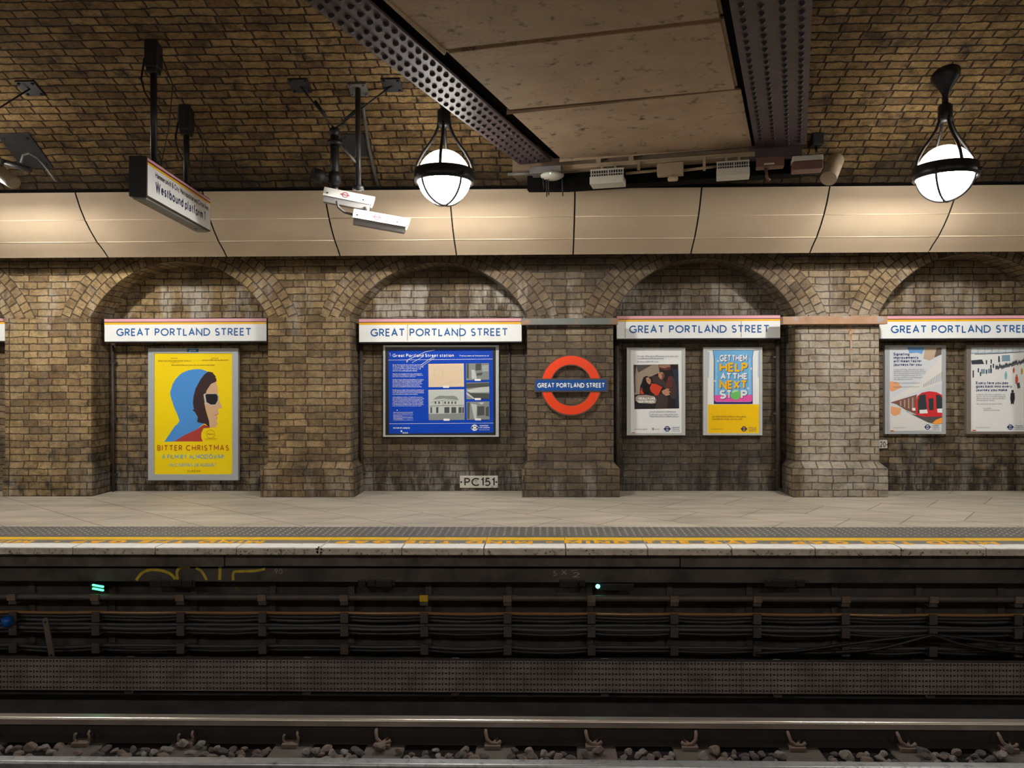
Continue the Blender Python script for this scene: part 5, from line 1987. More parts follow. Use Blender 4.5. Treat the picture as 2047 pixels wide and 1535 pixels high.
def drop_pole(px, py_top, base, label=None):
    """pole from the sign top up to the vault straight above"""
    zt2 = vault_z(base.y)
    m = MB()
    m.tube([(base.x, base.y, zt_), (base.x, base.y, zt2 - 0.05)], 0.028, 14)
    m.lathe([(0.028, 0), (0.045, 0.0), (0.045, 0.03), (0.028, 0.05)], (base.x, base.y, zt_ + 0.008), 14)
    p = m.build('pole', M_IRON, r)
    m = MB()
    m.box(base.x - 0.058, base.x + 0.058, base.y - 0.06, base.y + 0.06, zt2 - 0.22, zt2 + 0.05, bevel=0.018)
    m.box(base.x - 0.045, base.x + 0.045, base.y - 0.05, base.y + 0.05, zt2 - 0.26, zt2 - 0.21, bevel=0.01)
    m.build('mount_box', BLACK, r)
    m = MB()
    m.tube([(base.x - 0.08, base.y, zt2 - 0.12), (base.x - 0.11, base.y, zt2 - 0.3), (base.x - 0.07, base.y - 0.02, zt2 - 0.42), (base.x - 0.03, base.y, zt2 - 0.5)], 0.008, 6)
    m.tube([(base.x + 0.07, base.y, zt2 - 0.1), (base.x + 0.16, base.y + 0.02, zt2 - 0.35), (base.x + 0.13, base.y, zt2 - 0.75), (base.x + 0.06, base.y, max(zt_ + 0.01, zt2 - 1.2))], 0.004, 6)
    m.build('cable', BLACK, r)


for fr in (0.20, 0.70):
    b_ = A_ + ud * (LEN * fr) - un * TH / 2
    drop_pole(0, 0, b_)

# ------------------------------------------------------------------ security cameras and their posts
CAM_W = mat('camera_white', (0.84, 0.82, 0.80), 0.35, var=0.06, vscale=10)
RBLUE = mat('emblem_mark', (0.42, 0.10, 0.12), 0.4)


def wall_plate(px0, py0, px1, py1, mm, name='plate'):
    q = on_vault((px0 + px1) / 2, (py0 + py1) / 2)
    e = 0.02
    tz = (vault_z(q.y + e) - vault_z(q.y - e)) / (2 * e)
    tv = Vector((0, 1, tz)).normalized()
    nn = Vector((0, tz, -1)).normalized()
    if nn.y > 0:
        nn = -nn
    hw = abs(P(px1, py0, q.y).x - P(px0, py0, q.y).x) / 2
    ha = (on_vault((px0 + px1) / 2, py0) - on_vault((px0 + px1) / 2, py1)).length / 2
    m = MB()
    Mx = Matrix.Translation(q) @ Matrix(((1, tv.x, nn.x, 0), (0, tv.y, nn.y, 0), (0, tv.z, nn.z, 0), (0, 0, 0, 1)))
    m.box(-hw, hw, -ha, ha, -0.02, 0.016, bevel=0.004, M=Mx)
    for sx_ in (-1, 1):
        for sy_ in (-1, 1):
            m.lathe([(0.013, 0.0), (0.013, 0.012), (0, 0.013)], Mx @ Vector((sx_ * hw * 0.72, sy_ * ha * 0.72, 0.016)), 6, axis=nn)
    return m, q, nn


# upright support post with its ceiling plate
m, q, nn = wall_plate(698, 166, 735, 190, M_GREY_MET)
Yc = q.y - 0.02
tp = Vector((q.x, Yc, q.z))
foot = P(718, 379, Yc)
r = empty('camera_post', (q.x, Yc, foot.z), 'slim dark post with pale ceiling plate behind the security cameras', 'post')
m.build('ceiling_plate', M_GREY_MET, r)
m = MB()
m.tube([(q.x, Yc, q.z - 0.0), (q.x, Yc, foot.z)], 0.026, 14)
m.lathe([(0.026, 0.04), (0.05, 0.03), (0.055, 0.0), (0, 0.0)], (q.x, Yc, foot.z), 16)
m.build('tube', mat('grey_black_post', (0.045, 0.044, 0.046), 0.4, 0.2), r)
m = MB()
e0 = P(705, 330, Yc)
s0_ = P(681, 290, Yc - 0.1)
m.tube([(q.x, Yc, e0.z), s0_], 0.012, 8)
m.build('stay', M_GREY_MET, r)

# short thick post held by two guy rods
Yk = 7.18
top = P(670, 268, Yk)
bot = P(668, 372, Yk)
top.x = bot.x = (top.x + bot.x) / 2
r2 = empty('camera_bracket', bot, 'thick black bracket post hung from two guy rods, holding the security cameras', 'bracket')
m = MB()
m.tube([bot + Vector((0, 0, 0)), top - Vector((0, 0, 0.02))], 0.042, 18)
m.lathe([(0.042, 0), (0.075, 0.0), (0.075, 0.035), (0.042, 0.04)], P(670, 290, Yk) * 1.0, 18)
m.lathe([(0.042, 0), (0.058, 0.0), (0.058, 0.10), (0.042, 0.105)], bot + Vector((0, 0, 0.03)), 18)
m.build('post', BLACK, r2)
m = MB()
m.lathe([(0, -0.05), (0.04, -0.035), (0.055, 0.0), (0.04, 0.035), (0, 0.05)], top + Vector((0, 0, 0.02)), 16)
m.build('ball_joint', BLACK, r2)
for (a0, b0, c0, d0) in ((580, 157, 620, 183), (765, 156, 803, 182)):
    m, q, nn = wall_plate(a0, b0, c0, d0, DARK_STEEL)
    m.build('guy_plate', mat('blue_black_plate', (0.012, 0.013, 0.018), 0.5), r2)
    m = MB()
    m.tube([q + nn * 0.01, top + Vector((0, 0, 0.05))], 0.008, 8)
    d_ = (top - q).normalized()
    m.tube([top + Vector((0, 0, 0.05)) - d_ * 0.30, top + Vector((0, 0, 0.05)) - d_ * 0.12], 0.015, 8)
    m.build('guy_rod', BLACK, r2)
# small dark lamp head sticking out to the left
m = MB()
h0 = P(664, 362, Yk)
h1 = P(624, 346, Yk - 0.12)
m.tube([h0, h0 + (h1 - h0) * 0.45, h0 + (h1 - h0) * 0.5, h1], 0.03, 14, radii=[0.03, 0.035, 0.065, 0.06])
m.build('infrared_lamp', BLACK, r2)


def cctv(x0, y0, x1, y1, Ya, Yb2, hpx, label, cable):
    """white camera housing, six-sided in section, from the rear centre (x0,y0) to the lens end (x1,y1)"""
    a, b = P(x0, y0, Ya), P(x1, y1, Yb2)
    d = (b - a)
    L = d.length
    d.normalize()
    side = d.cross(EZ).normalized()
    up = side.cross(d).normalized()
    hh = hpx * Ya / F / 2
    r = empty('security_camera', (a + b) / 2 - up * hh, label, 'security camera', 'white security cameras on the bracket post')

    def at(u, s_, v_):
        return a + d * u + side * (s_ * hh) + up * (v_ * hh)

    def hull(m, sec, u0, u1f):
        """closed section pushed along the camera; u1f gives the far end for each height"""
        A = [at(u0, s_, v_) for s_, v_ in sec]
        B = [at(u1f(v_), s_, v_) for s_, v_ in sec]
        m.face(A)
        m.face(list(reversed(B)))
        for i in range(len(sec)):
            j = (i + 1) % len(sec)
            m.face([A[i], B[i], B[j], A[j]])
    m = MB()
    hull(m, [(0.92, -0.22), (0.55, -1.0), (-0.55, -1.0), (-0.92, -0.22), (-0.6, 0.86), (0.6, 0.86)], 0.0, lambda v_: L * 0.955)
    m.build('housing', mat('camera_grey', (0.34, 0.335, 0.34), 0.4), r)
    m = MB()
    hull(m, [(1.06, -0.25), (0.62, 1.0), (-0.62, 1.0), (-1.06, -0.25), (-0.98, -0.25), (-0.58, 0.90), (0.58, 0.90), (0.98, -0.25)], -0.01, lambda v_: L * (1.0 + 0.03 * v_))
    m.build('sunshield', CAM_W, r)
    m = MB()
    hull(m, [(0.8, -0.22), (0.5, -0.85), (-0.5, -0.85), (-0.8, -0.22), (-0.52, 0.7), (0.52, 0.7)], L * 0.955, lambda v_: L * 0.965)
    m.build('lens_window', mat('lens_glass', (0.02, 0.022, 0.025), 0.08), r)
    sd = 1 if side.y < 0 else -1
    # sloping cheek of the sunshield facing the tracks
    lo_, hi_ = at(0, sd * 1.06, -0.25), at(0, sd * 0.62, 1.0)
    tv = (hi_ - lo_)
    th = tv.length
    tv.normalize()
    nn = d.cross(tv)
    if nn.dot(side) * sd < 0:
        nn = -nn
    nn.normalize()
    cen = lo_ + tv * th * 0.5 + d * L * 0.42 + nn * 0.0015
    q = th * 0.36
    m = MB()
    for k in range(24):
        t0_, t1_ = 2 * math.pi * k / 24, 2 * math.pi * (k + 1) / 24
        m.face([cen + d * (f_ * q * math.cos(t)) + tv * (f_ * q * math.sin(t)) for f_, t in ((0.62, t0_), (0.95, t0_), (0.95, t1_), (0.62, t1_))])
    m.face([cen + d * (u * q) + tv * (v_ * q) for u, v_ in ((-1.35, -0.2), (1.35, -0.2), (1.35, 0.2), (-1.35, 0.2))])
    m.build('ring_emblem', RBLUE, r)
    for u in (0.06, 0.80):
        m = MB()
        m.lathe([(0.008, -0.001), (0.008, 0.004), (0, 0.005)], lo_ + tv * th * 0.35 + d * L * u, 8, axis=nn)
        m.build('screw', BLACK, r)
    if cable:
        m = MB()
        m.tube([P(*c_, Ya) for c_ in cable], 0.012, 8)
        m.build('cable', M_GREY_MET, r)
    return r


ca = cctv(649, 390, 745, 409, 7.16, 7.26, 29, 'upper white security camera, directly under the black bracket post', None)
cb = cctv(708, 434, 815, 453, 7.08, 7.18, 30, 'lower white security camera, slung below and right of the other one', [(673, 402), (676, 414), (688, 424), (709, 430)])
m = MB()
m.tube([P(730, 416, 7.2), P(737, 428, 7.12)], 0.018, 10)
m.build('hinge', M_GREY_MET, ca)
m = MB()
m.tube([P(668, 372, Yk), P(672, 382, Yk)], 0.03, 12)
m.build('neck', BLACK, r2)

# conduit and dark steel plate on the brick behind the cameras
m, q, nn = wall_plate(688, 267, 741, 311, DARK_STEEL)
tag(m.build('steel_plate', mat('slate_plate', (0.020, 0.020, 0.023), 0.6, var=0.2)), 'dark rectangular plate on the brick behind the camera posts', 'plate')
m = MB()
pts = [on_vault(*z_) + Vector((0, -0.03, -0.02)) for z_ in ((727, 206), (731, 240), (738, 290), (748, 335), (755, 368))]
m.tube(pts, 0.016, 8)
tag(m.build('conduit_pipe', mat('grey_conduit', (0.10, 0.095, 0.085), 0.5, var=0.2)), 'thin grey conduit running down the brick right of the camera post', 'pipe')

# bracket, plate and camera at the left edge
m, q, nn = wall_plate(42, 163, 80, 188, DARK_STEEL)
rg_ = empty('guy_anchor', q, 'dark square anchor plate with a guy rod at the left edge of the vault', 'anchor')
m.build('plate', mat('blue_black_plate', (0.012, 0.013, 0.018), 0.5), rg_)
m = MB()
e_ = P(-75, 262, 6.75)
m.tube([q + nn * 0.01, e_], 0.008, 8)
m.build('guy_rod', BLACK, rg_)
m, q, nn = wall_plate(20, 270, 84, 331, DARK_STEEL)
tag(m.build('steel_plate', mat('slate_plate', (0.020, 0.020, 0.023), 0.6, var=0.2)), 'dark rectangular plate on the brick at the left edge of the photo', 'plate')
m = MB()
pts = [P(x, y, 7.45) for x, y in ((42, 325), (46, 310), (58, 306), (76, 316), (95, 338), (112, 362))]
m.tube(pts, 0.013, 8)
tag(m.build('flexible_conduit', M_GREY_MET), 'grey looped flexible conduit in front of the left-edge plate', 'cable')
r = empty('security_camera', P(0, 365, 6.8), 'tan rounded camera housing cut by the left edge of the photo', 'security camera')
m = MB()
a, b = P(-26, 331, 6.75), P(30, 366, 6.5)
m.tube([a, a + (b - a) * 0.02, a + (b - a) * 0.93, b], 0.05, 16, radii=[0.045, 0.06, 0.06, 0.045])
m.build('housing', M_BEIGE_MET, r)
m = MB()
a2, b2 = P(-28, 313, 7.25), P(62, 340, 7.3)
m.tube([a2, b2], 0.028, 12)
m.tube([P(5, 322, 7.25), P(-2, 345, 6.65)], 0.018, 8)
m.build('arm', mat('grey_black_post', (0.045, 0.044, 0.046), 0.4, 0.2), r)

# ------------------------------------------------------------------ under the platform edge
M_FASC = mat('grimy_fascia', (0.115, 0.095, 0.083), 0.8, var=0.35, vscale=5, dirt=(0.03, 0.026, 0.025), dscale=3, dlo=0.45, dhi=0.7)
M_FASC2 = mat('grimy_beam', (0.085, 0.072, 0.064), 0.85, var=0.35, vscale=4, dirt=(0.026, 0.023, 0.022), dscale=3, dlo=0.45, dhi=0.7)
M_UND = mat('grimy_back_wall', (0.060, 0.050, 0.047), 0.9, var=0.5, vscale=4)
Yf1, Yf2, Yf3 = 6.36, 6.44, 6.66
pts = [-700, 448, 1360, 2800]
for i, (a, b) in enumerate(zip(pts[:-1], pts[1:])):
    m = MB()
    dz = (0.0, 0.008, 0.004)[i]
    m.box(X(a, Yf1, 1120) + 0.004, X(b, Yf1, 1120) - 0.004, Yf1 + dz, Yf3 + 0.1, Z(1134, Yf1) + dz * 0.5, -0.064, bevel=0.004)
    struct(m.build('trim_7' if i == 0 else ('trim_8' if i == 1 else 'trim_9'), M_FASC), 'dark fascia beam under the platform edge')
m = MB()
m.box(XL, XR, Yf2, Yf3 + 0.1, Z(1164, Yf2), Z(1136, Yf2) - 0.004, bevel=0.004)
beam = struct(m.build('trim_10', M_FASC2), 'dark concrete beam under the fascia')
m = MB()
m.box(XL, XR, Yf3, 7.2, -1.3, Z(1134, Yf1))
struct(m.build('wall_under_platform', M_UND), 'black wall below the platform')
GRAF = mat('yellow_graffiti', (0.52, 0.38, 0.03), 0.7, var=0.35, vscale=18)
CHALK = mat('chalk_marks', (0.30, 0.29, 0.27), 0.8)


def stroke3(m, pl, wpx, Y):
    q = ribbon(pl, wpx / 2)
    for (a, b), (c_, d_) in zip(q[:-1], q[1:]):
        m.face([P(*a, Y), P(*b, Y), P(*d_, Y), P(*c_, Y)])


def smooth(pl, n=6):
    out = []
    p = [pl[0]] + list(pl) + [pl[-1]]
    for i in range(1, len(p) - 2):
        for k in range(n):
            t = k / n
            out.append(tuple(0.5 * ((2 * p[i][j]) + (-p[i - 1][j] + p[i + 1][j]) * t + (2 * p[i - 1][j] - 5 * p[i][j] + 4 * p[i + 1][j] - p[i + 2][j]) * t * t + (-p[i - 1][j] + 3 * p[i][j] - 3 * p[i + 1][j] + p[i + 2][j]) * t ** 3) for j in (0, 1)))
    out.append(pl[-1])
    return out


m = MB()
for pl, wpx in ((((272, 1160), (283, 1146), (300, 1139), (325, 1141), (342, 1148), (352, 1160)), 5.5), (((355, 1160), (354, 1142), (362, 1134), (380, 1134)), 5.5),
                (((391, 1135), (403, 1142), (413, 1159)), 5), (((440, 1131.5), (439, 1159)), 6), (((466, 1160), (467, 1144), (480, 1142), (510, 1141), (530, 1137)), 5)):
    stroke3(m, smooth(pl), wpx, Yf2 - 0.0015)
m.build('graffiti', GRAF, beam)
m = MB()
for s, x0, x1, yb in (('90', 549, 565, 1147), ('5', 1106, 1113, 1151), ('X', 1122, 1133, 1149), ('2', 1145, 1159, 1154)):
    pxtext(m, s, x0, yb, Yf2 - 0.0015, 10, x1, weight=0.07)
linep(m, [(1142, 1141), (1155, 1139)], 1.0, Yf2 - 0.0015)
m.build('chalk_marks', CHALK, beam)
m = MB()
for pl in (((468, 1160), (470, 1172), (482, 1182)), ((470, 1196), (474, 1206), (482, 1216))):
    stroke3(m, smooth(pl), 5, Yf3 - 0.0015)
m.build('graffiti', mat('faint_graffiti', (0.10, 0.08, 0.02), 0.8), bpy.data.objects['wall_under_platform'])

# cable brackets
M_BRK = mat('grimy_bracket', (0.070, 0.056, 0.049), 0.7, var=0.3)
M_SADDLE = mat('dusty_saddle', (0.17, 0.12, 0.09), 0.8, var=0.3, vscale=20)
M_TAGY = mat('yellow_tag', (0.62, 0.36, 0.02), 0.5)
Yk1 = 6.42
bxs = [30, 195, 364, 527, 690, 849, 1015, 1182, 1347, 1512, 1688, 1862, 2032]


def zz(y):
    return Z(y, Yk1)


def make_bracket(x, label):
    r = empty('cable_bracket', (x, Yk1 + 0.05, zz(1308)), label, 'bracket', 'cable brackets under the platform edge')
    m = MB()
    m.box(x - 0.028, x + 0.028, Yf3 - 0.03, Yf3 + 0.002, zz(1312), zz(1178), bevel=0.004)
    m.build('upright', M_BRK, r)
    for y in (1206, 1241, 1268, 1304):
        m = MB()
        m.box(x - 0.034, x + 0.034, Yk1 - 0.03, Yf3 - 0.02, zz(y) - 0.012, zz(y), bevel=0.003)
        m.box(x - 0.034, x + 0.034, Yk1 - 0.035, Yk1 - 0.022, zz(y) - 0.012, zz(y) + 0.075, bevel=0.003)
        m.build('arm', M_BRK, r)
    m = MB()
    m.box(x - 0.036, x + 0.036, Yk1 - 0.052, Yk1 - 0.034, zz(1200), zz(1187), bevel=0.003)
    m.build('saddle', M_SADDLE, r)
    return r


b0 = make_bracket(X(bxs[0], Yk1, 1250), 'first dark cable bracket from the left under the platform edge')
for i, q in enumerate(bxs[1:], 1):
    o = copy_tree(b0, Vector((X(q, Yk1, 1250), b0.location.y, b0.location.z)), ORD[i] + ' dark cable bracket from the left under the platform edge')
    if q == 849:
        o['label'] = 'dark cable bracket with a yellow tag on its saddle under the platform edge'
        for ch in o.children:
            if ch.name.startswith('saddle'):
                ch.data = ch.data.copy()
                ch.data.materials[0] = M_TAGY
                ch['label'] = 'yellow saddle tag'

# cables
M_CAB = mat('black_cable', (0.022, 0.021, 0.022), 0.42)
M_CAB_BR = mat('brown_cable', (0.30, 0.155, 0.065), 0.16)
M_CAB_GR = mat('grey_cable', (0.055, 0.055, 0.060), 0.40)
M_CDT = mat('dusty_conduit', (0.085, 0.072, 0.066), 0.5, var=0.3)


def cable(yc, Y, rpx, mm, label, sag=1.5, jit=0.0, seed=1, x0=-260, x1=2330, name='cable'):
    rr = random.Random(seed)
    kn = [x0] + bxs + [x1]
    pl = []
    for a, b in zip(kn[:-1], kn[1:]):
        ya_ = yc + rr.uniform(-jit, jit)
        for k in range(5):
            t = k / 5
            pl.append((a + (b - a) * t, yc + sag * 4 * t * (1 - t) * rr.uniform(0.7, 1.2) + (ya_ - yc) * math.sin(math.pi * t)))
    pl.append((kn[-1], yc))
    zc_ = None
    m = MB()
    pts3 = [Vector((X(a, Y, 1250), Y, Z(y, Y))) for a, y in pl]
    m.tube(pts3, rpx * Y / F, 8)
    return tag(m.build(name, mm), label, 'cable', 'cable runs under the platform edge')


cable(1195, 6.415, 6.5, M_CDT, 'thick dusty conduit, topmost of the runs under the platform edge', sag=0, name='conduit')
cable(1226, 6.43, 3.0, M_CAB_BR, 'shiny brown cable running just below the topmost conduit', sag=1.0, jit=0.8, seed=2)
cable(1233, 6.45, 4.0, M_CAB, 'black cable directly under the shiny brown cable', sag=2.5, jit=1, seed=3)
cable(1238, 6.48, 4.0, M_CAB_GR, 'grey-black cable at the bottom of the upper bundle', sag=3.5, jit=1, seed=4)
cable(1250, 6.47, 3.5, M_CAB_GR, 'grey cable at the top of the middle bundle', sag=1.5, jit=2, seed=5)
cable(1257, 6.43, 4.0, M_CAB_GR, 'grey cable lying in the middle bundle', sag=2.0, jit=2, seed=6)
cable(1265, 6.46, 3.5, M_CAB, 'black cable at the bottom of the middle bundle', sag=3.5, jit=2, seed=7)
cable(1293, 6.44, 3.5, M_CAB_GR, 'grey cable at the top of the lowest bundle', sag=2.0, jit=3, seed=8)
cable(1300, 6.47, 3.5, M_CAB, 'black cable at the bottom of the lowest bundle', sag=3.0, jit=3, seed=9)
# two cables crossing from bundle to bundle at the right
for pl, lb, sd in (([(1668, 1304), (1760, 1296), (1850, 1273), (1870, 1271), (1930, 1290), (2040, 1304), (2150, 1306)], 'black cable bowed upwards between two brackets at the right', 0),
                   ([(1512, 1306), (1600, 1300), (1690, 1288), (1790, 1276), (1870, 1270), (2000, 1284), (2150, 1292)], 'black cable climbing slowly across three brackets at the right', 1)):
    m = MB()
    m.tube([P(a, y, 6.34 + 0.015 * sd) for a, y in smooth(pl)], 0.014, 8)
    tag(m.build('cable', M_CAB), lb, 'cable', 'cable runs under the platform edge')

# sundry things hung there
m = MB()
q = P(96, 1275, 6.33)
a, b = P(90, 1240, 6.35), P(103, 1312, 6.33)
ux = (b - a).normalized()
sd = ux.cross(Vector((0, 1, 0))).normalized()
hw = 0.024
m.prism([a - sd * hw - ux * 0.01, a - sd * hw * .6 - ux * 0.02, a + sd * hw * .6 - ux * 0.02, a + sd * hw - ux * 0.01, b + sd * hw + ux * 0.01, b + sd * hw * .6 + ux * 0.02, b - sd * hw * .6 + ux * 0.02, b - sd * hw + ux * 0.01], (0, 0.012, 0))
o = tag(m.build('steel_strap', mat('dusty_strap', (0.125, 0.095, 0.08), 0.7, var=0.2)), 'dusty slanting steel strap across the cables at the left', 'strap')
for p in (a + ux * 0.012, b - ux * 0.012):
    m = MB()
    m.lathe([(0.011, 0), (0.011, 0.005), (0, 0.006)], p + Vector((0, -0.0005, 0)), 8, axis=Vector((0, -1, 0)))
    m.build('bolt', BLACK, o)
m = MB()
c0 = P(14, 1242, 6.36)
m.lathe([(0, -0.046), (0.032, -0.04), (0.043, -0.02), (0.044, 0.02), (0.034, 0.038), (0, 0.042)], c0, 18, axis=Vector((0.1, -0.35, 1)).normalized())
tag(m.build('blue_cap', mat('blue_plastic', (0.006, 0.09, 0.42), 0.4)), 'bright blue plastic cap among the cables at the left edge', 'cap')
GRN = mat('green_lamp', (0.03, 0.4, 0.15), 0.4, emit=(0.08, 1.0, 0.35), estr=0.9)
r = empty('green_signal_lamp', P(196, 1176, 6.40), 'small green lit lamp with two bars under the platform edge at the left', 'lamp')
m = MB()
cc_ = P(196, 1174, 6.42)
m.box(cc_.x - 0.06, cc_.x + 0.06, 6.40, Yf3, cc_.z - 0.03, cc_.z + 0.03, bevel=0.006)
m.build('housing', BLACK, r)
for y0 in (1171, 1178):
    m = MB()
    a, b = P(185, y0 - 2, 6.395), P(207, y0 + 2, 6.395)
    m.tube([a, b], 0.0085, 6)
    m.build('lit_bar', GRN, r)
r = empty('teal_signal_lamp', P(1195, 1174, 6.44), 'small teal lit lamp under the middle of the platform edge', 'lamp')
m = MB()
cc_ = P(1230, 1173, 6.46)
m.box(cc_.x - 0.16, cc_.x + 0.16, 6.45, Yf3, cc_.z - 0.03, cc_.z + 0.03, bevel=0.006)
m.build('housing', BLACK, r)
m = MB()
m.lathe([(0, -0.02), (0.016, -0.012), (0.02, 0), (0.016, 0.012), (0, 0.02)], P(1195, 1172, 6.44), 12)
m.build('lit_lens', mat('teal_lamp', (0.05, 0.4, 0.35), 0.4, emit=(0.2, 0.9, 0.75), estr=1.0), r)
# junction clusters under the beam
for i, (x0, x1, lb) in enumerate(((298, 390, 'black cluster of cable joints below the yellow graffiti'), (715, 790, 'black cluster of cable joints above the yellow tag'), (1118, 1170, 'black cluster of cable joints left of the teal lamp'), (1528, 1610, 'black cluster of cable joints below the beam at the right'))):
    m = MB()
    rr = random.Random(i)
    x = x0
    while x < x1:
        w_ = rr.uniform(14, 26)
        a, b = P(x, 1172, 6.43), P(min(x + w_, x1), 1162, 6.43)
        m.box(a.x, b.x, 6.43, 6.60, a.z - rr.uniform(0, 0.015), b.z + 0.012, bevel=0.008)
        x += w_ + rr.uniform(-4, 5)
    tag(m.build('cable_joint', BLACK), lb, 'cable joint')

# perforated trough in front of the cables
M_PERF = bpy.data.materials.new('perforated_steel')
M_PERF.use_nodes = True
T = NT(M_PERF.node_tree)
uv = T.n('ShaderNodeUVMap').outputs['UV']
sp_ = T.n('ShaderNodeSeparateXYZ', ins={0: uv})
u, v_ = sp_.outputs['X'], sp_.outputs['Y']
cu = T.math('FLOOR', T.math('DIVIDE', u, 0.027))
fu = T.math('FRACT', T.math('DIVIDE', u, 0.027))
fv = T.math('FRACT', T.math('DIVIDE', v_, 0.0425))
par = T.math('MODULO', T.math('ABSOLUTE', cu), 2.0)
du = T.math('MULTIPLY', T.math('ABSOLUTE', T.math('SUBTRACT', fu, 0.5)), 0.027)
dv_ = T.math('MULTIPLY', T.math('ABSOLUTE', T.math('SUBTRACT', fv, 0.5)), 0.0425)
hz = T.math('MULTIPLY', T.math('LESS_THAN', du, 0.0115), T.math('LESS_THAN', dv_, 0.0052))
vt = T.math('MULTIPLY', T.math('LESS_THAN', du, 0.0052), T.math('LESS_THAN', dv_, 0.0115))
hole = T.math('ADD', T.math('MULTIPLY', hz, T.math('SUBTRACT', 1.0, par)), T.math('MULTIPLY', vt, par))
gp = T.n('ShaderNodeNewGeometry').outputs['Position']
nn_ = T.rng(T.noise(gp, 4.0, 6), 0.3, 0.7, 0.6, 1.35)
base = T.mix(1.0, (0.20, 0.158, 0.145), T.n('ShaderNodeCombineColor', ins={0: nn_, 1: nn_, 2: nn_}).outputs[0], 'MULTIPLY')
cc = T.mix(hole, base, (0.003, 0.003, 0.003))
bsd = M_PERF.node_tree.nodes['Principled BSDF']
M_PERF.node_tree.links.new(cc, bsd.inputs['Base Color'])
bsd.inputs['Roughness'].default_value = 0.6
Yt0 = 5.95
zt0, zb0 = Z(1321, Yt0), Z(1384, Yt0)
secs = [(-700, 533, 'perforated grey-brown steel trough cover, left length'), (533, 1482, 'perforated grey-brown steel trough cover, middle length'), (1482, 2900, 'perforated grey-brown steel trough cover, right length')]
for a, b, lb in secs:
    m = MB()
    xa, xb = X(a, Yt0, 1350) + 0.002, X(b, Yt0, 1350) - 0.002
    m.face([(xa, Yt0, zb0), (xb, Yt0, zb0), (xb, Yt0, zt0), (xa, Yt0, zt0)], [(xa, 0), (xb, 0), (xb, zt0 - zb0), (xa, zt0 - zb0)])
    for q in ([(xa, Yt0, zt0), (xb, Yt0, zt0), (xb, Yt0 + 0.04, zt0 + 0.004), (xa, Yt0 + 0.04, zt0 + 0.004)], [(xa, Yt0 + 0.04, zb0), (xb, Yt0 + 0.04, zb0), (xb, Yt0 + 0.04, zt0 + 0.004), (xa, Yt0 + 0.04, zt0 + 0.004)],
              [(xa, Yt0, zb0), (xa, Yt0 + 0.04, zb0), (xa, Yt0 + 0.04, zt0), (xa, Yt0, zt0)], [(xb, Yt0, zb0), (xb, Yt0 + 0.04, zb0), (xb, Yt0 + 0.04, zt0), (xb, Yt0, zt0)]):
        m.face(q)
    m.bm.faces.ensure_lookup_table()
    for f_ in m.bm.faces[1:]:
        f_.material_index = 1
    o = tag(m.build('cable_trough', [M_PERF, M_BED]), lb, 'cable trough', 'perforated trough covers beside the track')
    m = MB()
    for k in range(int((xb - xa) / 1.2)):
        x = xa + 0.3 + k * 1.2
        m.box(x - 0.03, x + 0.03, Yt0 + 0.042, Yt0 + 0.09, -1.126, zt0 - 0.01)
    m.build('foot_block', M_UND, o)

# ------------------------------------------------------------------ rails, sleepers, clips, ballast
M_RAIL = mat('rail_body_rust', (0.022, 0.017, 0.016), 0.75, var=0.3, vscale=8)
M_RAILTOP = mat('polished_rail_head', (0.72, 0.66, 0.60), 0.30, 0.9, var=0.10, vscale=2)
M_COND = mat('conductor_rail_head', (0.40, 0.42, 0.45), 0.33, 0.75, var=0.15, vscale=14, dirt=(0.16, 0.15, 0.15), dscale=18, dlo=0.55, dhi=0.72)


def rail(yc, zt, hw, hh, total, foot, name, label, mtop):
    def pr_(pts_):
        m = MB()
        for a, b in zip(pts_, pts_[1:] + pts_[:1]):
            m.face([(XL, a[0], a[1]), (XR, a[0], a[1]), (XR, b[0], b[1]), (XL, b[0], b[1])])
        m.face([(XL, a[0], a[1]) for a in pts_])
        m.face([(XR, a[0], a[1]) for a in pts_])
        bmesh.ops.remove_doubles(m.bm, verts=m.bm.verts[:], dist=1e-6)
        return m
    r = empty(name, (0.5, yc, zt - total), label, 'rail')
    c_ = 0.016
    q_ = [(yc - hw, zt - hh)] + [(yc - hw + c_ - c_ * math.cos(math.radians(t)), zt - c_ + c_ * math.sin(math.radians(t))) for t in range(0, 91, 15)]
    q_ += [(yc + hw - c_ + c_ * math.cos(math.radians(t)), zt - c_ + c_ * math.sin(math.radians(t))) for t in range(90, -1, -15)] + [(yc + hw, zt - hh)]
    m = pr_(q_)
    m.build('head', mtop, r)
    wb = hw * 0.28
    zf = zt - total
    m = pr_([(yc - hw * .98, zt - hh), (yc - wb, zt - hh - 0.014), (yc - wb, zf + 0.028), (yc - foot, zf + 0.012), (yc - foot, zf), (yc + foot, zf), (yc + foot, zf + 0.012), (yc + wb, zf + 0.028), (yc + wb, zt - hh - 0.014), (yc + hw * .98, zt - hh)])
    m.build('web_and_foot', M_RAIL, r)
    return r


YR, ZR = 5.225, -0.95
rail(YR, ZR, 0.040, 0.048, 0.160, 0.07, 'running_rail', 'polished running rail nearest the platform', M_RAILTOP)
rail(YR - 1.435 - 0.07, ZR, 0.036, 0.040, 0.160, 0.07, 'running_rail', 'running rail nearest the camera, below the picture', M_RAILTOP)
rail(4.445, -0.855, 0.042, 0.050, 0.19, 0.065, 'conductor_rail', 'pale conductor rail along the bottom edge of the photo', M_COND)
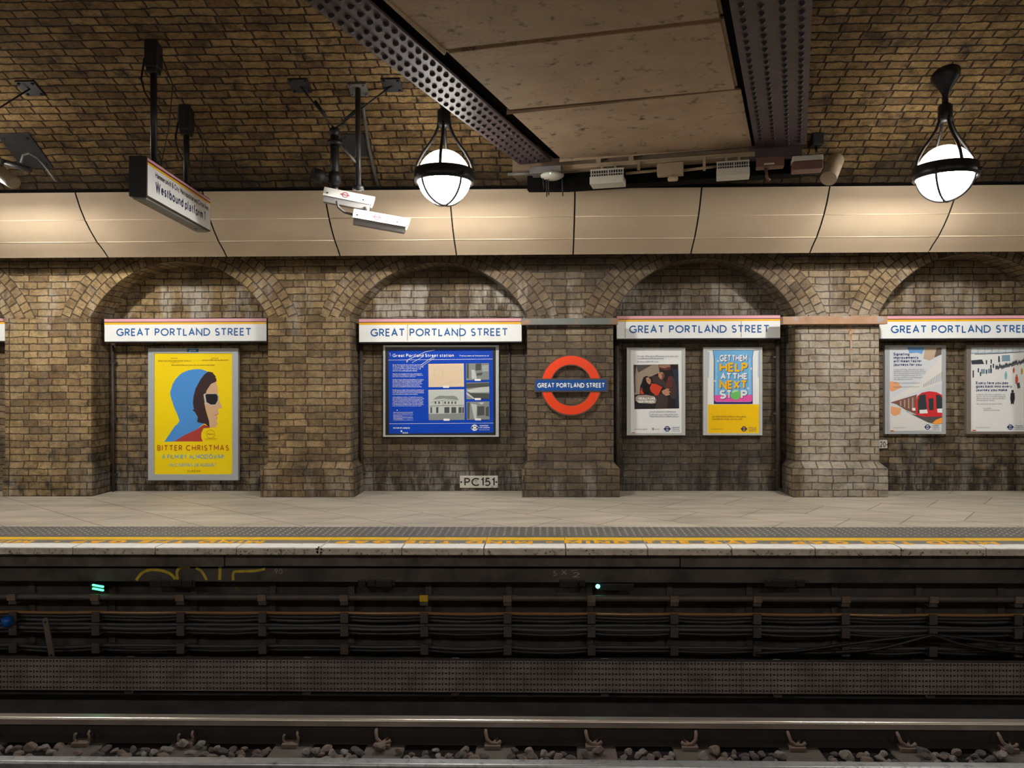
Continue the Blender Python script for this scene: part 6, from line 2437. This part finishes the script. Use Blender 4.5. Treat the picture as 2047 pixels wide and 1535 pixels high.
# insulators under the conductor rail
M_SLP = mat('dirty_concrete_sleeper', (0.075, 0.062, 0.053), 0.9, var=0.3, vscale=6)
M_CLIP = mat('rusty_clip', (0.13, 0.088, 0.07), 0.7, var=0.2)
cx_ = [(165, 0), (372, 0), (582, 0), (765, 1), (985, 1), (1186, 1), (1378, 2), (1592, 1), (1812, 1), (2015, 1)]
xs = [X(a, 5.14, 1490) for a, _ in cx_]
spc = (xs[-1] - xs[0]) / (len(xs) - 1)
allx = [(xs[0] - spc * k, 0, None) for k in range(4, 0, -1)] + [(x, k, i) for i, (x, (_, k)) in enumerate(zip(xs, cx_))] + [(xs[-1] + spc * k, 1, None) for k in range(1, 5)]
m = MB()
m.box(-0.135, 0.135, YR - 1.95, YR + 0.085, -1.20, ZR - 0.16 + 0.0, bevel=0.012)
slp0 = tag(m.build('sleeper', M_SLP, origin=Vector((0, YR - 0.7, -1.20))), 'x', 'sleeper', 'concrete sleepers of the track')


def clip_mesh(kind):
    m = MB()
    y0 = YR - 0.085
    z0 = ZR - 0.16
    if kind == 0:      # e-shaped spring seen end on, a round loop
        pts = [(-0.055 + 0.0, y0 + 0.04, z0 + 0.055)]
        for k in range(13):
            a = math.radians(150 + 240 * k / 12)
            pts.append((0.0 + 0.052 * math.cos(a), y0 - 0.01, z0 + 0.052 + 0.045 * math.sin(a)))
        pts.append((0.03, y0 + 0.045, z0 + 0.085))
        m.tube(pts, 0.0085, 8)
    else:              # leaf clip: upright ear and a curved foot
        pts = [(-0.05, y0 + 0.035, z0 + 0.10), (-0.048, y0 + 0.01, z0 + 0.085), (-0.04, y0 - 0.005, z0 + 0.055), (-0.01, y0 - 0.02, z0 + 0.035), (0.03, y0 - 0.02, z0 + 0.03), (0.058, y0 - 0.01, z0 + 0.045)]
        if kind == 2:
            pts = [(-x, y, z) for x, y, z in pts]
        m.tube(pts, 0.012, 8)
        m.tube([(0.0 if kind == 1 else 0.0, y0 - 0.02, z0 + 0.03), (0.03 if kind == 1 else -0.03, y0 + 0.035, z0 + 0.04)], 0.012, 8)
    m.box(-0.055, 0.055, y0 - 0.045, y0 + 0.03, z0 - 0.002, z0 + 0.028, bevel=0.006)
    return m


clips = {}
ci = 0
for x, kd, i in allx:
    if i is None:
        lb = 'dirty concrete sleeper outside the frame of the photo'
    else:
        lb = ORD[i] + ' dirty concrete sleeper from the left under the polished rail'
    o = slp0 if ci == 0 else copy_tree(slp0, slp0.location)
    o['label'] = lb
    o.location.x = x + 0.02
    ci += 1
    kk = kd
    if kk not in clips:
        q = tag(clip_mesh(kk).build('rail_clip', M_CLIP, origin=Vector((0, YR - 0.085, ZR - 0.16))), 'x', 'rail clip', 'spring clips at the foot of the rail')
        clips[kk] = q
    else:
        q = copy_tree(clips[kk], clips[kk].location)
    q.location.x = x
    q['label'] = ('rusty looped rail clip, ' if kk == 0 else 'rusty bent rail clip, ') + ((ORD[i] + ' along the rail foot from the left') if i is not None else 'on a sleeper outside the photo')
    # pot insulator carrying the conductor rail on every third sleeper
    if ci % 4 == 2:
        m = MB()
        m.lathe([(0, 0), (0.07, 0), (0.06, 0.03), (0.05, 0.045), (0.06, 0.06), (0.055, 0.065), (0, 0.065)], (x + 0.02, 4.445, ZR - 0.16), 14)
        tag(m.build('pot_insulator', mat('insulator_glaze', (0.12, 0.10, 0.09), 0.4)), ORD[ci] + ' pot insulator under the conductor rail', 'insulator')

# ballast: a heap nobody could count, with the stones that show on top of it
M_STONE = [mat('ballast_stone_' + n_, c_, 0.9, var=0.3, vscale=30) for n_, c_ in (('grey', (0.165, 0.145, 0.135)), ('brown', (0.12, 0.088, 0.076)), ('dark', (0.06, 0.05, 0.048)))]
m = MB()
rr = random.Random(11)
nx, ny = 300, 8
grid = []
for j in range(ny + 1):
    row = []
    for i in range(nx + 1):
        x = -5 + 11 * i / nx
        y = 4.2 + (YR - 0.09 - 4.2) * j / ny
        row.append(m.bm.verts.new((x, y, -1.150 + rr.uniform(-0.012, 0.012))))
    grid.append(row)
for j in range(ny):
    for i in range(nx):
        m.bm.faces.new([grid[j][i], grid[j][i + 1], grid[j + 1][i + 1], grid[j + 1][i]])
o = m.build('ballast', M_STONE[2])
tag(o, 'dark ballast bed between the rails', 'ballast')
o['kind'] = 'stuff'
shapes = []
for k in range(12):
    t = bmesh.new()
    bmesh.ops.create_icosphere(t, subdivisions=2, radius=1.0)
    r3 = random.Random(100 + k)
    # cut facets so the stones are angular
    for _ in range(9):
        n_ = Vector((r3.uniform(-1, 1), r3.uniform(-1, 1), r3.uniform(-1, 1))).normalized()
        d_ = r3.uniform(0.55, 0.8)
        for v in t.verts:
            e = v.co.dot(n_) - d_
            if e > 0:
                v.co -= n_ * e
    sc_ = Vector((r3.uniform(0.9, 1.35), r3.uniform(0.75, 1.0), r3.uniform(0.6, 0.9)))
    for v in t.verts:
        v.co = Vector((v.co.x * sc_.x, v.co.y * sc_.y, v.co.z * sc_.z))
    me = bpy.data.meshes.new('ballast_stone')
    t.to_mesh(me)
    t.free()
    me.materials.append(M_STONE[k % 3])
    shapes.append(me)
placed = []
tries = 0
while len(placed) < 285 and tries < 20000:
    tries += 1
    y = rr.uniform(4.84, YR - 0.125)
    hwid = 0.78 * y + 0.1
    x = rr.uniform(-3.75, 3.5)
    R_ = rr.choice([rr.uniform(0.024, 0.034), rr.uniform(0.032, 0.05)])
    if any(abs(x - (q[0] + 0.02)) < 0.15 for q in allx) and rr.random() < 0.93:
        continue
    if any((x - a) ** 2 + (y - b) ** 2 < (0.72 * (R_ + c_)) ** 2 for a, b, c_ in placed):
        continue
    placed.append((x, y, R_))
    o = bpy.data.objects.new('ballast_stone', shapes[rr.randrange(12)])
    COL.objects.link(o)
    o.scale = (R_, R_, R_)
    o.rotation_euler = (rr.uniform(-0.4, 0.4), rr.uniform(-0.4, 0.4), rr.uniform(0, 6.28))
    on_slp = any(abs(x - (q[0] + 0.02)) < 0.15 for q in allx)
    o.location = (x, y, (-1.095 if on_slp else -1.140 + rr.uniform(0.0, 0.02)) + R_ * 0.35)
    tag(o, 'angular grey-brown ballast stone lying beside the rail', 'stone', 'ballast stones between the rails')
